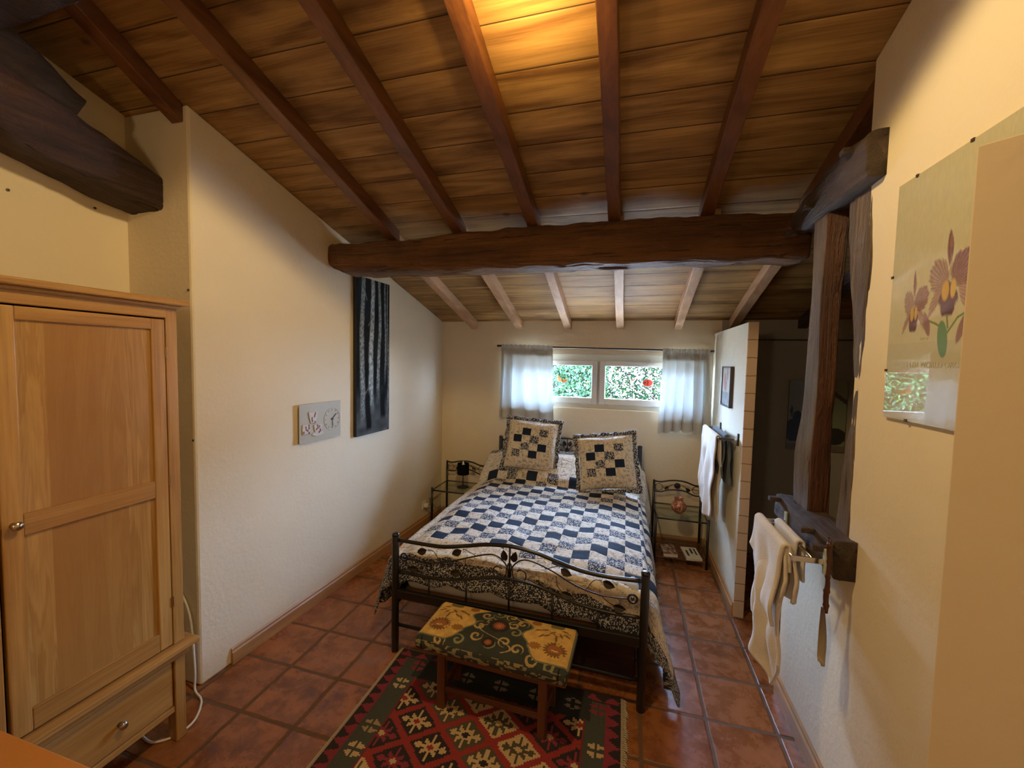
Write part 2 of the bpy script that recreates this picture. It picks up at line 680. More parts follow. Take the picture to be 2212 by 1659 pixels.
def T(pts, r, seg=8, **kw):
    return tube(bmesh.new(), pts, r, seg, **kw)


def lathe(bm, prof, c=(0, 0, 0), seg=24):
    rings = []
    for r, z in prof:
        rings.append([bm.verts.new((c[0] + max(r, 1e-4) * math.cos(2 * PI * k / seg), c[1] + max(r, 1e-4) * math.sin(2 * PI * k / seg), c[2] + z)) for k in range(seg)])
    for a, b in zip(rings, rings[1:]):
        for k in range(seg):
            bm.faces.new((a[k], a[(k + 1) % seg], b[(k + 1) % seg], b[k]))
    return bm


def cat(pts, n=8):
    """catmull-rom through points"""
    P = [Vector(p) for p in pts]
    P = [P[0] * 2 - P[1]] + P + [P[-1] * 2 - P[-2]]
    out = []
    for i in range(1, len(P) - 2):
        a, b, c, d = P[i - 1:i + 3]
        for k in range(n):
            t = k / n
            out.append(0.5 * ((2 * b) + (-a + c) * t + (2 * a - 5 * b + 4 * c - d) * t * t + (-a + 3 * b - 3 * c + d) * t ** 3))
    out.append(P[-2].copy())
    return out


def sheet(nu, nv, fn, uvfn=None):
    bm = bmesh.new()
    vs = [[bm.verts.new(fn(i / nu, j / nv)) for i in range(nu + 1)] for j in range(nv + 1)]
    uvl = bm.loops.layers.uv.new('UVMap')
    for j in range(nv):
        for i in range(nu):
            f = bm.faces.new((vs[j][i], vs[j][i + 1], vs[j + 1][i + 1], vs[j + 1][i]))
            for lp, (a, b) in zip(f.loops, ((i, j), (i + 1, j), (i + 1, j + 1), (i, j + 1))):
                u, v = a / nu, b / nv
                lp[uvl].uv = uvfn(u, v) if uvfn else (u, v)
    return bm


def painted(name, nx, ny, place, colour, mat, parent=None, solid=0.0, smooth=False):
    """grid nx*ny whose faces carry one colour each; place(u,v)->xyz arrays, colour(U,V)->(ny,nx,3) linear"""
    U, V = np.meshgrid(np.linspace(0, 1, nx + 1), np.linspace(0, 1, ny + 1))
    P = np.stack(place(U, V), -1).reshape(-1, 3)
    idx = np.arange((nx + 1) * (ny + 1)).reshape(ny + 1, nx + 1)
    F = np.stack([idx[:-1, :-1], idx[:-1, 1:], idx[1:, 1:], idx[1:, :-1]], -1).reshape(-1, 4)
    me = bpy.data.meshes.new(name)
    me.from_pydata(P.tolist(), [], F.tolist())
    Uc, Vc = np.meshgrid((np.arange(nx) + 0.5) / nx, (np.arange(ny) + 0.5) / ny)
    C = np.clip(colour(Uc, Vc), 0, 1).reshape(-1, 3)
    C4 = np.concatenate([C, np.ones((len(C), 1))], 1)
    at = me.color_attributes.new('Col', 'FLOAT_COLOR', 'CORNER')
    at.data.foreach_set('color', np.repeat(C4, 4, axis=0).ravel().astype(np.float32))
    o = link(name, me, mat, parent)
    if smooth:
        for p in me.polygons:
            p.use_smooth = True
    if solid:
        md = o.modifiers.new('s', 'SOLIDIFY')
        md.thickness = solid
        md.offset = -1
    return o


def hashn(a, b, s=0.0):
    v = np.sin(a * 12.9898 + b * 78.233 + s * 37.719) * 43758.5453
    return v - np.floor(v)


def vnoise(x, y, s=0.0):
    xi, yi = np.floor(x), np.floor(y)
    fx, fy = x - xi, y - yi
    fx, fy = fx * fx * (3 - 2 * fx), fy * fy * (3 - 2 * fy)
    a = hashn(xi, yi, s) * (1 - fx) + hashn(xi + 1, yi, s) * fx
    b = hashn(xi, yi + 1, s) * (1 - fx) + hashn(xi + 1, yi + 1, s) * fx
    return a * (1 - fy) + b * fy


def rough_beam(bm, path, half_a, half_b, ax_a, ax_b, amp=0.012, seed=0.0, ring=24, sub=14, pw=0.38, axis=None, groove=0.010):
    """squared log: path points, half sizes (lists) along ax_a, ax_b; superellipse section with noise"""
    n = len(path)
    fine, ha, hb = [], [], []
    for i in range(n - 1):
        for k in range(sub):
            t = k / sub
            t2 = t * t * (3 - 2 * t)
            fine.append(Vector(path[i]).lerp(Vector(path[i + 1]), t))
            ha.append(half_a[i] * (1 - t2) + half_a[i + 1] * t2)
            hb.append(half_b[i] * (1 - t2) + half_b[i + 1] * t2)
    fine.append(Vector(path[-1]))
    ha.append(half_a[-1])
    hb.append(half_b[-1])
    A, Bv = Vector(ax_a), Vector(ax_b)
    rings = []
    for i, p in enumerate(fine):
        rg = []
        for k in range(ring):
            th = 2 * PI * k / ring
            c, s_ = math.cos(th), math.sin(th)
            u = math.copysign(abs(c) ** pw, c) * ha[i]
            v = math.copysign(abs(s_) ** pw, s_) * hb[i]
            q = p + A * u + Bv * v
            nn = mnoise.noise(q * 5 + Vector((seed, 0, 0))) * amp + mnoise.noise(q * 16 + Vector((0, seed, 0))) * amp * 0.45
            if axis is not None:
                g = [24.0] * 3
                g[axis] = 1.6
                e_ = mnoise.noise(Vector((q.x * g[0], q.y * g[1], q.z * g[2])) + Vector((seed, seed, 0)))
                g2 = [55.0] * 3
                g2[axis] = 3.0
                e2 = mnoise.noise(Vector((q.x * g2[0], q.y * g2[1], q.z * g2[2])))
                low = 1.0 + 1.3 * max(0.0, -s_) if axis == 0 else 1.0
                nn -= low * (groove * max(0.0, 0.05 - abs(e_)) * 20 * 0.6 + groove * 0.35 * max(0.0, e2))
            q = q + (A * u + Bv * v).normalized() * nn
            rg.append(bm.verts.new(q))
        rings.append(rg)
    for a, b in zip(rings, rings[1:]):
        for k in range(ring):
            bm.faces.new((a[k], a[(k + 1) % ring], b[(k + 1) % ring], b[k]))
    bm.faces.new(rings[0][::-1])
    bm.faces.new(rings[-1])
    return bm


# ------------------------------------------------------------------ room shell
KS, Z0, YB = 0.298, 2.20, 2.14
YR = -1.30


def ceil_z(y):
    return Z0 + KS * (YB - y) if y > YR else Z0 + KS * (YB - YR) - KS * (YR - y)


def lwx(y):
    return -0.342 + (y + 0.58) * 0.0415


bm = B(((-1.1, -5.2, -0.12), (5.2, 2.45, 0.0)))
struct('floor', bm, M['floor'])

bm = bmesh.new()
prof = [(2.45, ceil_z(2.45)), (YR, ceil_z(YR)), (-5.2, ceil_z(-5.2))]
lo, hi = [], []
for x in (-1.1, 5.2):
    lo.append([bm.verts.new((x, y, z)) for y, z in prof])
    hi.append([bm.verts.new((x, y, z + 0.12)) for y, z in prof])
for k in range(2):
    bm.faces.new((lo[0][k], lo[1][k], lo[1][k + 1], lo[0][k + 1]))
    bm.faces.new((hi[0][k], hi[1][k], hi[1][k + 1], hi[0][k + 1]))
for s_ in (0, 1):
    bm.faces.new((lo[s_][0], lo[s_][1], hi[s_][1], hi[s_][0]))
    bm.faces.new((lo[s_][1], lo[s_][2], hi[s_][2], hi[s_][1]))
bm.faces.new((lo[0][0], lo[1][0], hi[1][0], hi[0][0]))
bm.faces.new((lo[0][2], lo[1][2], hi[1][2], hi[0][2]))
struct('ceiling', bm, M['ceiling'])

# back wall with the window opening
WX0, WX1, WZ0, WZ1 = 0.52, 2.50, 1.295, 1.858
bm = bmesh.new()
top = lambda x, y: ceil_z(y)
for x0, x1, a, b in ((-0.35, WX0, 0.0, None), (WX1, 5.0, 0.0, None), (WX0, WX1, 0.0, WZ0), (WX0, WX1, WZ1, None)):
    prism(bm, [(x0, YB), (x1, YB), (x1, YB + 0.28), (x0, YB + 0.28)], a, (b if b else top))
bmesh.ops.remove_doubles(bm, verts=bm.verts, dist=1e-5)
struct('wall_back', bm, M['plaster'])

bm = bmesh.new()
prism(bm, [(lwx(-0.58), -0.58), (lwx(2.15), 2.15), (lwx(2.15), 2.42), (-1.0, 2.42), (-1.0, -0.58)], 0.0, top)
struct('wall_left', bm, M['plaster'], bevel=0.012)
bm = bmesh.new()
prism(bm, [(-0.78, -5.0), (-0.78, YR), (-0.78, -0.578), (-1.0, -0.578), (-1.0, YR), (-1.0, -5.0)], 0.0, top)
struct('wall_left_recess', bm, M['plaster'])

XR = 2.645
bm = bmesh.new()
prf = [(-5.0, 0.0), (0.311, 0.0), (0.311, 1.0), (-0.275, 1.0), (-0.275, ceil_z(-0.275)), (YR, ceil_z(YR)), (-5.0, ceil_z(-5.0))]
sides = [[bm.verts.new((x, y, z)) for y, z in prf] for x in (XR, XR + 0.16)]
bm.faces.new(sides[0])
bm.faces.new(sides[1][::-1])
for k in range(len(prf)):
    k2 = (k + 1) % len(prf)
    bm.faces.new((sides[0][k], sides[0][k2], sides[1][k2], sides[1][k]))
struct('wall_right', bm, M['plaster'], bevel=0.008)

bm = B(((2.583, 0.982, 0.0), (2.642, YB, 2.072)))
part = struct('wall_partition', bm, M['plaster_part'])
obj('end_blocks', B(((2.580, 0.970, 0.0), (2.645, 0.983, 2.078))), M['endtile'], part, bevel=0.003)

# oblique wall end close to the camera on the right
bm = bmesh.new()
ex, ey = 2.352, -1.272
dx, dy = 0.75, -0.66
L = (XR - ex) / dx
prism(bm, [(ex, ey), (ex + dx * L, ey + dy * L), (XR, ey + dy * L + 0.14)], 0.0, 2.155)
struct('wall_near', bm, M['plaster_near'], bevel=0.003)

struct('wall_front', B(((-1.0, -5.2, 0.0), (5.0, -5.0, ceil_z(-5.0)))), M['plaster'])
bm = bmesh.new()
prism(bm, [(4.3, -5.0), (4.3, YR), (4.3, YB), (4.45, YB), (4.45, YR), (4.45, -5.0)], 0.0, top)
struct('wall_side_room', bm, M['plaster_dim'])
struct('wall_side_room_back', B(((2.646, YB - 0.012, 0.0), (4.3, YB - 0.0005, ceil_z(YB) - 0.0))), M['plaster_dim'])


# baseboards: board with a moulded top step
def skirting(name, p0, p1, h=0.095, t=0.016, mat=M['skirt'], nrm=(1, 0)):
    d = Vector((p1[0] - p0[0], p1[1] - p0[1], 0))
    n = Vector((nrm[0], nrm[1], 0))
    bm = bmesh.new()
    pr = [(0, 0), (t, 0), (t, h * 0.72), (t * 0.55, h * 0.80), (t * 0.55, h * 0.93), (t * 0.2, h), (0, h)]
    ends = []
    for e in (p0, p1):
        ends.append([bm.verts.new(Vector((e[0], e[1], 0)) + n * a + Vector((0, 0, b))) for a, b in pr])
    for k in range(len(pr)):
        k2 = (k + 1) % len(pr)
        bm.faces.new((ends[0][k], ends[0][k2], ends[1][k2], ends[1][k]))
    bm.faces.new(ends[0][::-1])
    bm.faces.new(ends[1])
    return struct(name, bm, mat)


skirting('baseboard_left', (lwx(-0.41), -0.41), (lwx(2.12), 2.12))
skirting('baseboard_back', (-0.21, YB), (2.582, YB), mat=M['skirt_x'], nrm=(0, -1), h=0.075)
skirting('baseboard_partition', (2.583, 0.99), (2.583, 2.12), nrm=(-1, 0))
skirting('baseboard_right', (XR, -1.78), (XR, 0.300), nrm=(-1, 0), h=0.11)

# ------------------------------------------------------------------ window
win = struct('window_1', B(((WX0, 2.232, WZ1 - 0.075), (WX1, 2.285, WZ1)), ((WX0, 2.232, WZ0), (WX1, 2.285, WZ0 + 0.055)),
                           ((WX0, 2.232, WZ0 + 0.055), (WX0 + 0.05, 2.285, WZ1 - 0.075)), ((WX1 - 0.05, 2.232, WZ0 + 0.055), (WX1, 2.285, WZ1 - 0.075)),
                           ((1.485, 2.232, WZ0 + 0.055), (1.537, 2.285, WZ1 - 0.075))), M['winframe'])
for x0, x1 in ((0.56, 1.499), (1.523, 2.462)):
    z0, z1, y0, y1, w_ = 1.340, 1.792, 2.190, 2.2325, 0.057
    s_ = obj('sash', B(((x0, y0, z0), (x0 + w_, y1, z1)), ((x1 - w_, y0, z0), (x1, y1, z1)), ((x0 + w_, y0, z0), (x1 - w_, y1, z0 + 0.064)), ((x0 + w_, y0, z1 - 0.052), (x1 - w_, y1, z1))), M['winframe'], win, bevel=0.005)
    obj('glass_pane', B(((x0 + w_ - 0.006, 2.219, z0 + 0.058), (x1 - w_ + 0.006, 2.223, z1 - 0.046))), M['glass'], s_)
    obj('hinge_cover', B(((x1 - 0.16, 2.185, z0 - 0.014), (x1 - 0.10, 2.20, z0 - 0.002))), M['white'], s_)
    obj('hinge_cover', B(((x0 + 0.10, 2.185, z0 - 0.014), (x0 + 0.16, 2.20, z0 - 0.002))), M['white'], s_)
hd = obj('window_catch', B(((2.015, 2.165, 1.775), (2.045, 2.196, 1.815)), ((1.99, 2.155, 1.758), (2.06, 2.175, 1.782))), M['white'], win, bevel=0.003)


def sticker(name, loc, sc, parts, label, cat_):
    root = thing(name, loc, label, cat_)
    for k, (nm, pts, mat) in enumerate(parts):
        bm = bmesh.new()
        yy = -0.0003 - 0.0004 * k
        v = [bm.verts.new((x * sc, yy, z * sc)) for x, z in pts]
        v2 = [bm.verts.new((x * sc, yy + 0.0003, z * sc)) for x, z in pts]
        n = len(v)
        bm.faces.new(v)
        bm.faces.new(v2[::-1])
        for i in range(n):
            bm.faces.new((v[i], v[(i + 1) % n], v2[(i + 1) % n], v2[i]))
        obj(nm, bm, mat, root)
    return root


M['orange'] = plain('sticker_orange', (0.75, 0.22, 0.03), 0.4)
M['red'] = plain('sticker_red', (0.62, 0.06, 0.03), 0.4)
M['clearwhite'] = plain('sticker_rim', (0.75, 0.78, 0.72), 0.5)
bf = [(-0.9, 1.0), (-0.35, 0.45), (-0.05, 0.05), (0.25, 0.12), (0.75, 0.15), (1.25, 0.35), (1.0, -0.15), (0.7, -0.45), (0.25, -0.62), (0.0, -0.35), (-0.25, -0.3), (-0.6, -0.4), (-0.95, -0.1), (-0.8, 0.3), (-1.0, 0.6)]
body = [(-0.12, 0.25), (0.05, 0.12), (0.18, -0.30), (0.05, -0.42), (-0.05, -0.2)]
sticker('butterfly_sticker', (1.128, 2.2185, 1.580), 0.048,
        [('rim', [(x * 1.22, z * 1.28 - 0.03) for x, z in bf], M['clearwhite']), ('wings', bf, M['orange']), ('insect_body', body, M['handdark'])],
        'orange butterfly sticker on the left window pane', 'sticker')
circ = lambda r, cx=0, cz=0, n=18, k=1.0: [(cx + r * math.cos(2 * PI * i / n), cz + r * k * math.sin(2 * PI * i / n)) for i in range(n)]
lb = [('rim', circ(1.12, k=0.80), M['clearwhite']), ('shell', circ(1.0, k=0.76), M['red'])]
lb += [('spot', circ(0.13, x, z, 8), M['handdark']) for x, z in ((0.0, 0.35), (0.0, -0.25), (-0.45, 0.05), (0.1, 0.08), (-0.7, -0.02))]
sticker('ladybird_sticker', (2.000, 2.2185, 1.580), 0.047, lb, 'round red ladybird sticker on the right window pane', 'sticker')

# ------------------------------------------------------------------ outside
struct('terrace', B(((-4, 2.43, -0.3), (8, 12, 1.02))), M['terrace'])
tag(settle(obj('garden_wall', B(((1.15, 7.3, 1.03), (6.5, 7.5, 2.6))), M['outwall'])), 'pale sunlit wall standing behind the sparse leaves outside the window', 'wall')


def hedge(name, x0, x1, y0, y1, z0, z1, n, cols, size, label, seed):
    rs = np.random.RandomState(seed)
    V, F, C = [], [], []
    for k in range(n):
        c = np.array([rs.uniform(x0, x1), rs.uniform(y0, y1), rs.uniform(z0, z1)])
        a = rs.normal(size=3)
        a /= np.linalg.norm(a)
        b = np.cross(a, rs.normal(size=3))
        b /= np.linalg.norm(b)
        s1 = size * rs.uniform(0.6, 1.3)
        i = len(V)
        V += [c - a * s1, c + b * s1 * 0.45, c + a * s1, c - b * s1 * 0.45]
        F.append((i, i + 1, i + 2, i + 3))
        q = cols[rs.randint(len(cols))]
        C += [tuple(np.array(q) * rs.uniform(0.6, 1.5)) + (1,)] * 4
    me = bpy.data.meshes.new(name)
    me.from_pydata([tuple(v) for v in V], [], F)
    at = me.color_attributes.new('Col', 'FLOAT_COLOR', 'CORNER')
    at.data.foreach_set('color', np.clip(np.array(C), 0, 1).ravel().astype(np.float32))
    o = link(name, me, M['leaf'])
    tag(o, label, 'hedge')
    o['kind'] = 'stuff'
    return settle(o)


GR = [(0.0025, 0.011, 0.0035), (0.004, 0.016, 0.005), (0.002, 0.008, 0.005), (0.008, 0.022, 0.006)]
hedge('hedge', -1.8, 1.45, 5.3, 6.1, 1.03, 2.35, 34000, [tuple(2.9 * k + 0.012 for k in c) for c in GR], 0.040, 'dense green leafy hedge seen through the left window pane', 3)
hedge('shrub_foliage', 1.40, 3.1, 5.2, 6.2, 1.03, 2.1, 5200, [tuple(0.9 * k for k in c) for c in GR] + [(0.012, 0.007, 0.006)], 0.035, 'sparse sunlit leaves seen through the right window pane', 5)

# ------------------------------------------------------------------ curtains and rod
ROD_Y = 2.06
rod = thing('curtain_rod', (1.54, ROD_Y, 1.905), 'thin black metal curtain rod over the window with beaded ends', 'curtain rod')


def rz_(x):
    return 1.933 - (x - 0.448) * 0.0150


obj('bar', T([(x - 1.54, 0, rz_(x) - 1.905) for x in (0.50, 1.0, 1.5, 2.0, 2.56)], 0.0080), M['rod'], rod, smooth=True)
for sx, x0 in ((1, 0.452), (-1, 2.565)):
    bm = bmesh.new()
    for k in range(3):
        bmesh.ops.create_uvsphere(bm, u_segments=12, v_segments=8, radius=0.012, matrix=Matrix.Translation((x0 + 0.019 * k * (1 if sx > 0 else 1) - 1.54 - (0.038 if sx < 0 else 0), 0, rz_(x0) - 1.905)))
    obj('finial', bm, M['rod'], rod, smooth=True)
for x in (0.50, 2.50):
    obj('bracket', T([(x - 1.54, 0, rz_(x) - 1.905), (x - 1.54, YB - ROD_Y, rz_(x) - 1.905)], 0.004), M['rod'], rod)


def curtain(x0, x1, b0, b1, zb, seed, label):
    rs = random.Random(seed)
    W = x1 - x0
    ph = [rs.uniform(0, 6.28) for _ in range(6)]
    n_f = 4.6

    def f(u, v):
        x = (x0 + W * u) * (1 - v) + (b0 + (b1 - b0) * u) * v
        amp = 0.006 + 0.027 * min(1, v * 2.2) * (0.75 + 0.25 * math.sin(u * 11 + ph[4]))
        th = u * n_f * 2 * PI + 1.5 * math.sin(u * 5 + ph[0]) + 0.9 * v * math.sin(u * 9 + ph[1])
        y = ROD_Y - 0.002 + amp * math.sin(th) + 0.006 * math.sin(u * 40 + ph[2]) * (1 - v)
        x += 0.016 * math.cos(th) * min(1, v * 2)
        zt = rz_(x0 + W * u) + 0.016 + 0.004 * math.sin(u * 70)
        z = zt * (1 - v) + (zb + 0.012 * math.sin(th + 1.0) + 0.02 * math.sin(u * 4 + ph[3])) * v
        if v < 0.06:
            y = ROD_Y - 0.013 - 0.003 * math.sin(th * 4)
        return (x, y, z)
    o = obj('curtain', sheet(150, 60, f), M['sheer'], smooth=True)
    # stitched bands: heading below the rod and hem
    for nm, v0, v1 in (('heading_band', 0.055, 0.135), ('hem_band', 0.86, 0.985)):
        obj(nm, sheet(150, 6, lambda u, v: tuple(Vector(f(u, v0 + (v1 - v0) * v)) + Vector((0, -0.0025, 0)))), M['sheer'], o, smooth=True)
    tag(o, label, 'curtain', 'sheer window curtains')
    return o


curtain(0.492, 1.046, 0.470, 1.092, 1.150, 2, 'sheer white curtain at the left end of the black rod')
curtain(2.121, 2.545, 2.105, 2.560, 1.110, 5, 'sheer white curtain at the right end of the rod beside the partition')

# ------------------------------------------------------------------ rafters
def rafter(x0, y0, x1, y1, mat, label, w=0.072, drop=0.088, grp=None):
    bm = bmesh.new()
    n = 10
    rings = []
    for k in range(n + 1):
        t = k / n
        y = y0 + (y1 - y0) * t
        x = x0 + (x1 - x0) * t + mnoise.noise(Vector((x0 * 3, y * 1.5, 1))) * 0.006
        z = ceil_z(y)
        rings.append([bm.verts.new((x + a, y, z + b)) for a, b in ((-w / 2, 0.0), (-w / 2, -drop), (w / 2, -drop), (w / 2, 0.0))])
    for a, b in zip(rings, rings[1:]):
        for q in range(4):
            bm.faces.new((a[q], a[(q + 1) % 4], b[(q + 1) % 4], b[q]))
    bm.faces.new(rings[0][::-1])
    bm.faces.new(rings[-1])
    o = obj('rafter', bm, mat, bevel=0.004)
    return tag(settle(o), label, 'rafter', grp)


ordn = ['first', 'second', 'third', 'fourth', 'fifth', 'sixth']
XF = [0.162, 0.672, 1.187, 1.690, 2.205, 2.715]
XB = [0.155, 0.668, 1.187, 1.711, 2.256, 2.735]
for k in range(6):
    nm = ordn[k] + (' from the left' if k < 5 else ' from left, by the side room')
    rafter(XF[k] + 0.0, YR + 0.01, XF[k], 0.50, M['rafter'], 'reddish stained rafter in front of the heavy crossbeam, ' + nm, grp='stained rafters before the crossbeam')
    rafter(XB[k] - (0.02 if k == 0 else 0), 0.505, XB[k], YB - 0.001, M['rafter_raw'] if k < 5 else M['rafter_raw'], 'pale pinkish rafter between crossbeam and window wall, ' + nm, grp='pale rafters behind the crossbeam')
rafter(-0.20, YR + 0.01, -0.405, -0.585, M['rafter'], 'reddish rafter running into the top of the plaster pier at far left')
rafter(3.30, 0.6, 3.30, YB - 0.02, M['beam_y'], 'dark rafter end seen in the side room behind the grey post')

# ------------------------------------------------------------------ heavy timbers
bm = bmesh.new()
XS = [-0.345, -0.27, -0.20, 0.16, 0.41, 0.71, 0.99, 1.23, 1.62, 2.03, 2.36, 2.70]
TOP = [2.560, 2.585, 2.590, 2.588, 2.585, 2.614, 2.620, 2.622, 2.618, 2.618, 2.610, 2.60]
BOT = [2.470, 2.412, 2.385, 2.372, 2.368, 2.362, 2.362, 2.362, 2.362, 2.358, 2.358, 2.355]
rough_beam(bm, [(x, 0.475, (a + b) / 2) for x, a, b in zip(XS, TOP, BOT)], [0.09] + [0.115] * 11, [(a - b) / 2 for a, b in zip(TOP, BOT)], (0, 1, 0), (0, 0, 1), 0.016, 3.0, 110, 26, 0.30, 0, 0.010)
tag(settle(obj('crossbeam', bm, M['beam'], smooth=True)), 'heavy rough dark oak beam spanning the room under the rafters', 'beam')

bm = bmesh.new()
pts = [(2.665, 0.31, 2.508), (2.665, 0.12, 2.520), (2.665, -0.12, 2.532), (2.665, -0.40, 2.530)]
rough_beam(bm, pts, [0.075, 0.08, 0.085, 0.085], [0.045, 0.080, 0.088, 0.082], (1, 0, 0), (0, 0, 1), 0.012, 9.0, 90, 20, 0.3, 1)
wp = thing('wall_plate_timber', (2.665, -0.05, 2.44), 'short dark timber with pegs lying on top of the posts by the right wall', 'beam')
o = obj('timber', bm, M['beam_y'], wp, smooth=True)
o.location = (-2.665, 0.05, -2.44)
for y, z in ((0.262, 2.455), (0.02, 2.50), (-0.30, 2.585)):
    obj('peg', B(((2.545 - 2.665, y + 0.05 - 0.017, z - 2.44 - 0.013), (2.60 - 2.665, y + 0.05 + 0.017, z - 2.44 + 0.013))), M['beam_y'], wp, bevel=0.004)

bm = bmesh.new()
pts = [(2.625, 0.235, 1.062), (2.625, 0.05, 1.055), (2.625, -0.18, 1.052), (2.625, -0.385, 1.050)]
rough_beam(bm, pts, [0.06, 0.066, 0.066, 0.06], [0.058, 0.075, 0.078, 0.076], (1, 0, 0), (0, 0, 1), 0.012, 4.0, 90, 20, 0.28, 1)
sp = thing('sill_timber', (2.62, -0.08, 0.97), 'dark gnarled sill timber on top of the low wall carrying the posts', 'beam')
o = obj('timber', bm, M['beam_y'], sp, smooth=True)
o.location = (-2.62, 0.08, -0.97)
for y, z in ((0.17, 1.105), (-0.22, 1.100), (-0.335, 1.075)):
    obj('peg', B(((2.515 - 2.62, y + 0.08 - 0.017, z - 0.97 - 0.011), (2.565 - 2.62, y + 0.08 + 0.017, z - 0.97 + 0.011))), M['beam_y'], sp, bevel=0.004)


def post(cx, ys, zs, hx, hy, mat, label, seed, tw=None):
    bm = bmesh.new()
    p = [(c, y, z) for c, y, z in zip(cx, ys, zs)]
    rough_beam(bm, p, hx, hy, (1, 0, 0), (0, 1, 0), 0.006, seed, 90, 14, 0.28, 2, 0.008)
    o = obj('post', bm, [mat, M['post_shaded']] if tw else mat, smooth=True)
    if tw:
        for f in o.data.polygons:
            if f.normal.y < -0.5 and f.center.x > tw:
                f.material_index = 1  # front faces get the shade colour, the window-lit side stays grey
    return tag(settle(o), label, 'post')


post([2.648, 2.645, 2.642, 2.646, 2.650], [0.042, 0.045, 0.010, 0.005, 0.010], [1.115, 1.35, 1.62, 2.10, 2.45], [0.046, 0.044, 0.038, 0.042, 0.044], [0.095, 0.092, 0.078, 0.058, 0.075], M['post'], 'squared oak post coloured grey on its lit side, darker red on its shaded front, left of the two posts', 12, 2.60)
post([2.685] * 6, [-0.265, -0.275, -0.300, -0.292, -0.268, -0.235], [1.115, 1.30, 1.64, 1.95, 2.20, 2.45], [0.045] * 6, [0.055, 0.048, 0.022, 0.050, 0.085, 0.085], M['post'], 'curved weathered post against the right wall end, right of the two posts', 21)

# principal timber at upper left and ridge beam
bm = bmesh.new()
pts = [(-0.645, -0.575, 2.588), (-0.645, -0.80, 2.65), (-0.645, -1.05, 2.715), (-0.64, -1.30, 2.80), (-0.64, -1.62, 2.86)]
rough_beam(bm, pts, [0.128, 0.135, 0.14, 0.145, 0.15], [0.090, 0.112, 0.118, 0.125, 0.13], (1, 0, 0), (0, 0, 1), 0.014, 7.0, 100, 20, 0.28, 1)
tag(settle(obj('sloping_timber', bm, M['beam_dark'], smooth=True)), 'thick dark sloping timber above the wardrobe running into the pier', 'beam')
bm = bmesh.new()
rough_beam(bm, [(-0.64, -0.88, 2.845), (-0.64, -1.05, 2.92), (-0.64, -1.24, 3.02)], [0.09, 0.10, 0.10], [0.055, 0.085, 0.085], (1, 0, 0), (0, 0.4, 0.9), 0.012, 5.0, 80, 20, 0.40, 1)
tag(settle(obj('brace_timber', bm, M['beam_y'], smooth=True)), 'short rough brown brace on top of the sloping timber at far left', 'beam')
bm = bmesh.new()
rough_beam(bm, [(-0.80, -1.22, 3.06), (0.4, -1.22, 3.06), (1.2, -1.22, 3.075), (2.9, -1.22, 3.08)], [0.10] * 4, [0.085] * 4, (0, 1, 0), (0, 0, 1), 0.02, 8.0, 24, 10, 0.4)
tag(settle(obj('ridge_beam', bm, M['beam_dark'], smooth=True)), 'black rough ridge beam just visible in the top left corner', 'beam')

# ceiling lamp fitting (just above the frame)
cl = thing('ceiling_spotlight', (1.42, -0.93, 2.985), 'small ceiling lamp above the top edge of the picture', 'lamp')
obj('mount', lathe(bmesh.new(), [(0.0, 0.135), (0.05, 0.135), (0.05, 0.11), (0.008, 0.10), (0.008, 0.0), (0.0, 0.0)]), M['blacksatin'], cl, smooth=False)

# ------------------------------------------------------------------ wardrobe
WXF, WY0 = -0.14, -0.825
wd = thing('wardrobe', (-0.45, -1.36, 0.0), 'honey oak two-door wardrobe with a drawer base at the left wall', 'wardrobe')


def WB(name, boxes, mat, parent=None, bevel=0.004, **kw):
    ox, oy = -0.45, -1.36
    return obj(name, B(*[((a[0] - ox, a[1] - oy, a[2]), (b[0] - ox, b[1] - oy, b[2])) for a, b in boxes]), mat, parent or wd, bevel=bevel, **kw)


WY1 = -1.90
WB('carcass', [((-0.76, WY0 - 0.02, 0.43), (-0.16, WY0, 1.98)), ((-0.76, WY1, 0.43), (-0.16, WY1 + 0.02, 1.98)), ((-0.76, WY1, 0.43), (-0.745, WY0, 1.98)), ((-0.76, WY1, 1.95), (-0.16, WY0, 1.98)), ((-0.76, WY1, 0.43), (-0.16, WY0, 0.45))], M['oak'])
WB('corner_post', [((-0.18, -0.852, 0.462), (-0.128, -0.806, 1.980))], M['oak'])
WB('corner_post', [((-0.18, WY1, 0.462), (-0.128, WY1 + 0.045, 1.980))], M['oak'])
WB('frieze', [((-0.16, WY1 + 0.045, 1.928), (-0.124, -0.852, 1.982))], M['oak_h'])
WB('cornice', [((-0.775, WY1 - 0.04, 1.985), (-0.082, -0.778, 2.010)), ((-0.77, WY1 - 0.02, 1.972), (-0.105, -0.80, 1.986))], M['oak_h'], bevel=0.006)
WB('plinth_moulding', [((-0.775, WY1 - 0.04, 0.435), (-0.085, -0.768, 0.462)), ((-0.77, WY1 - 0.02, 0.40), (-0.108, -0.80, 0.436))], M['oak_h'], bevel=0.006)


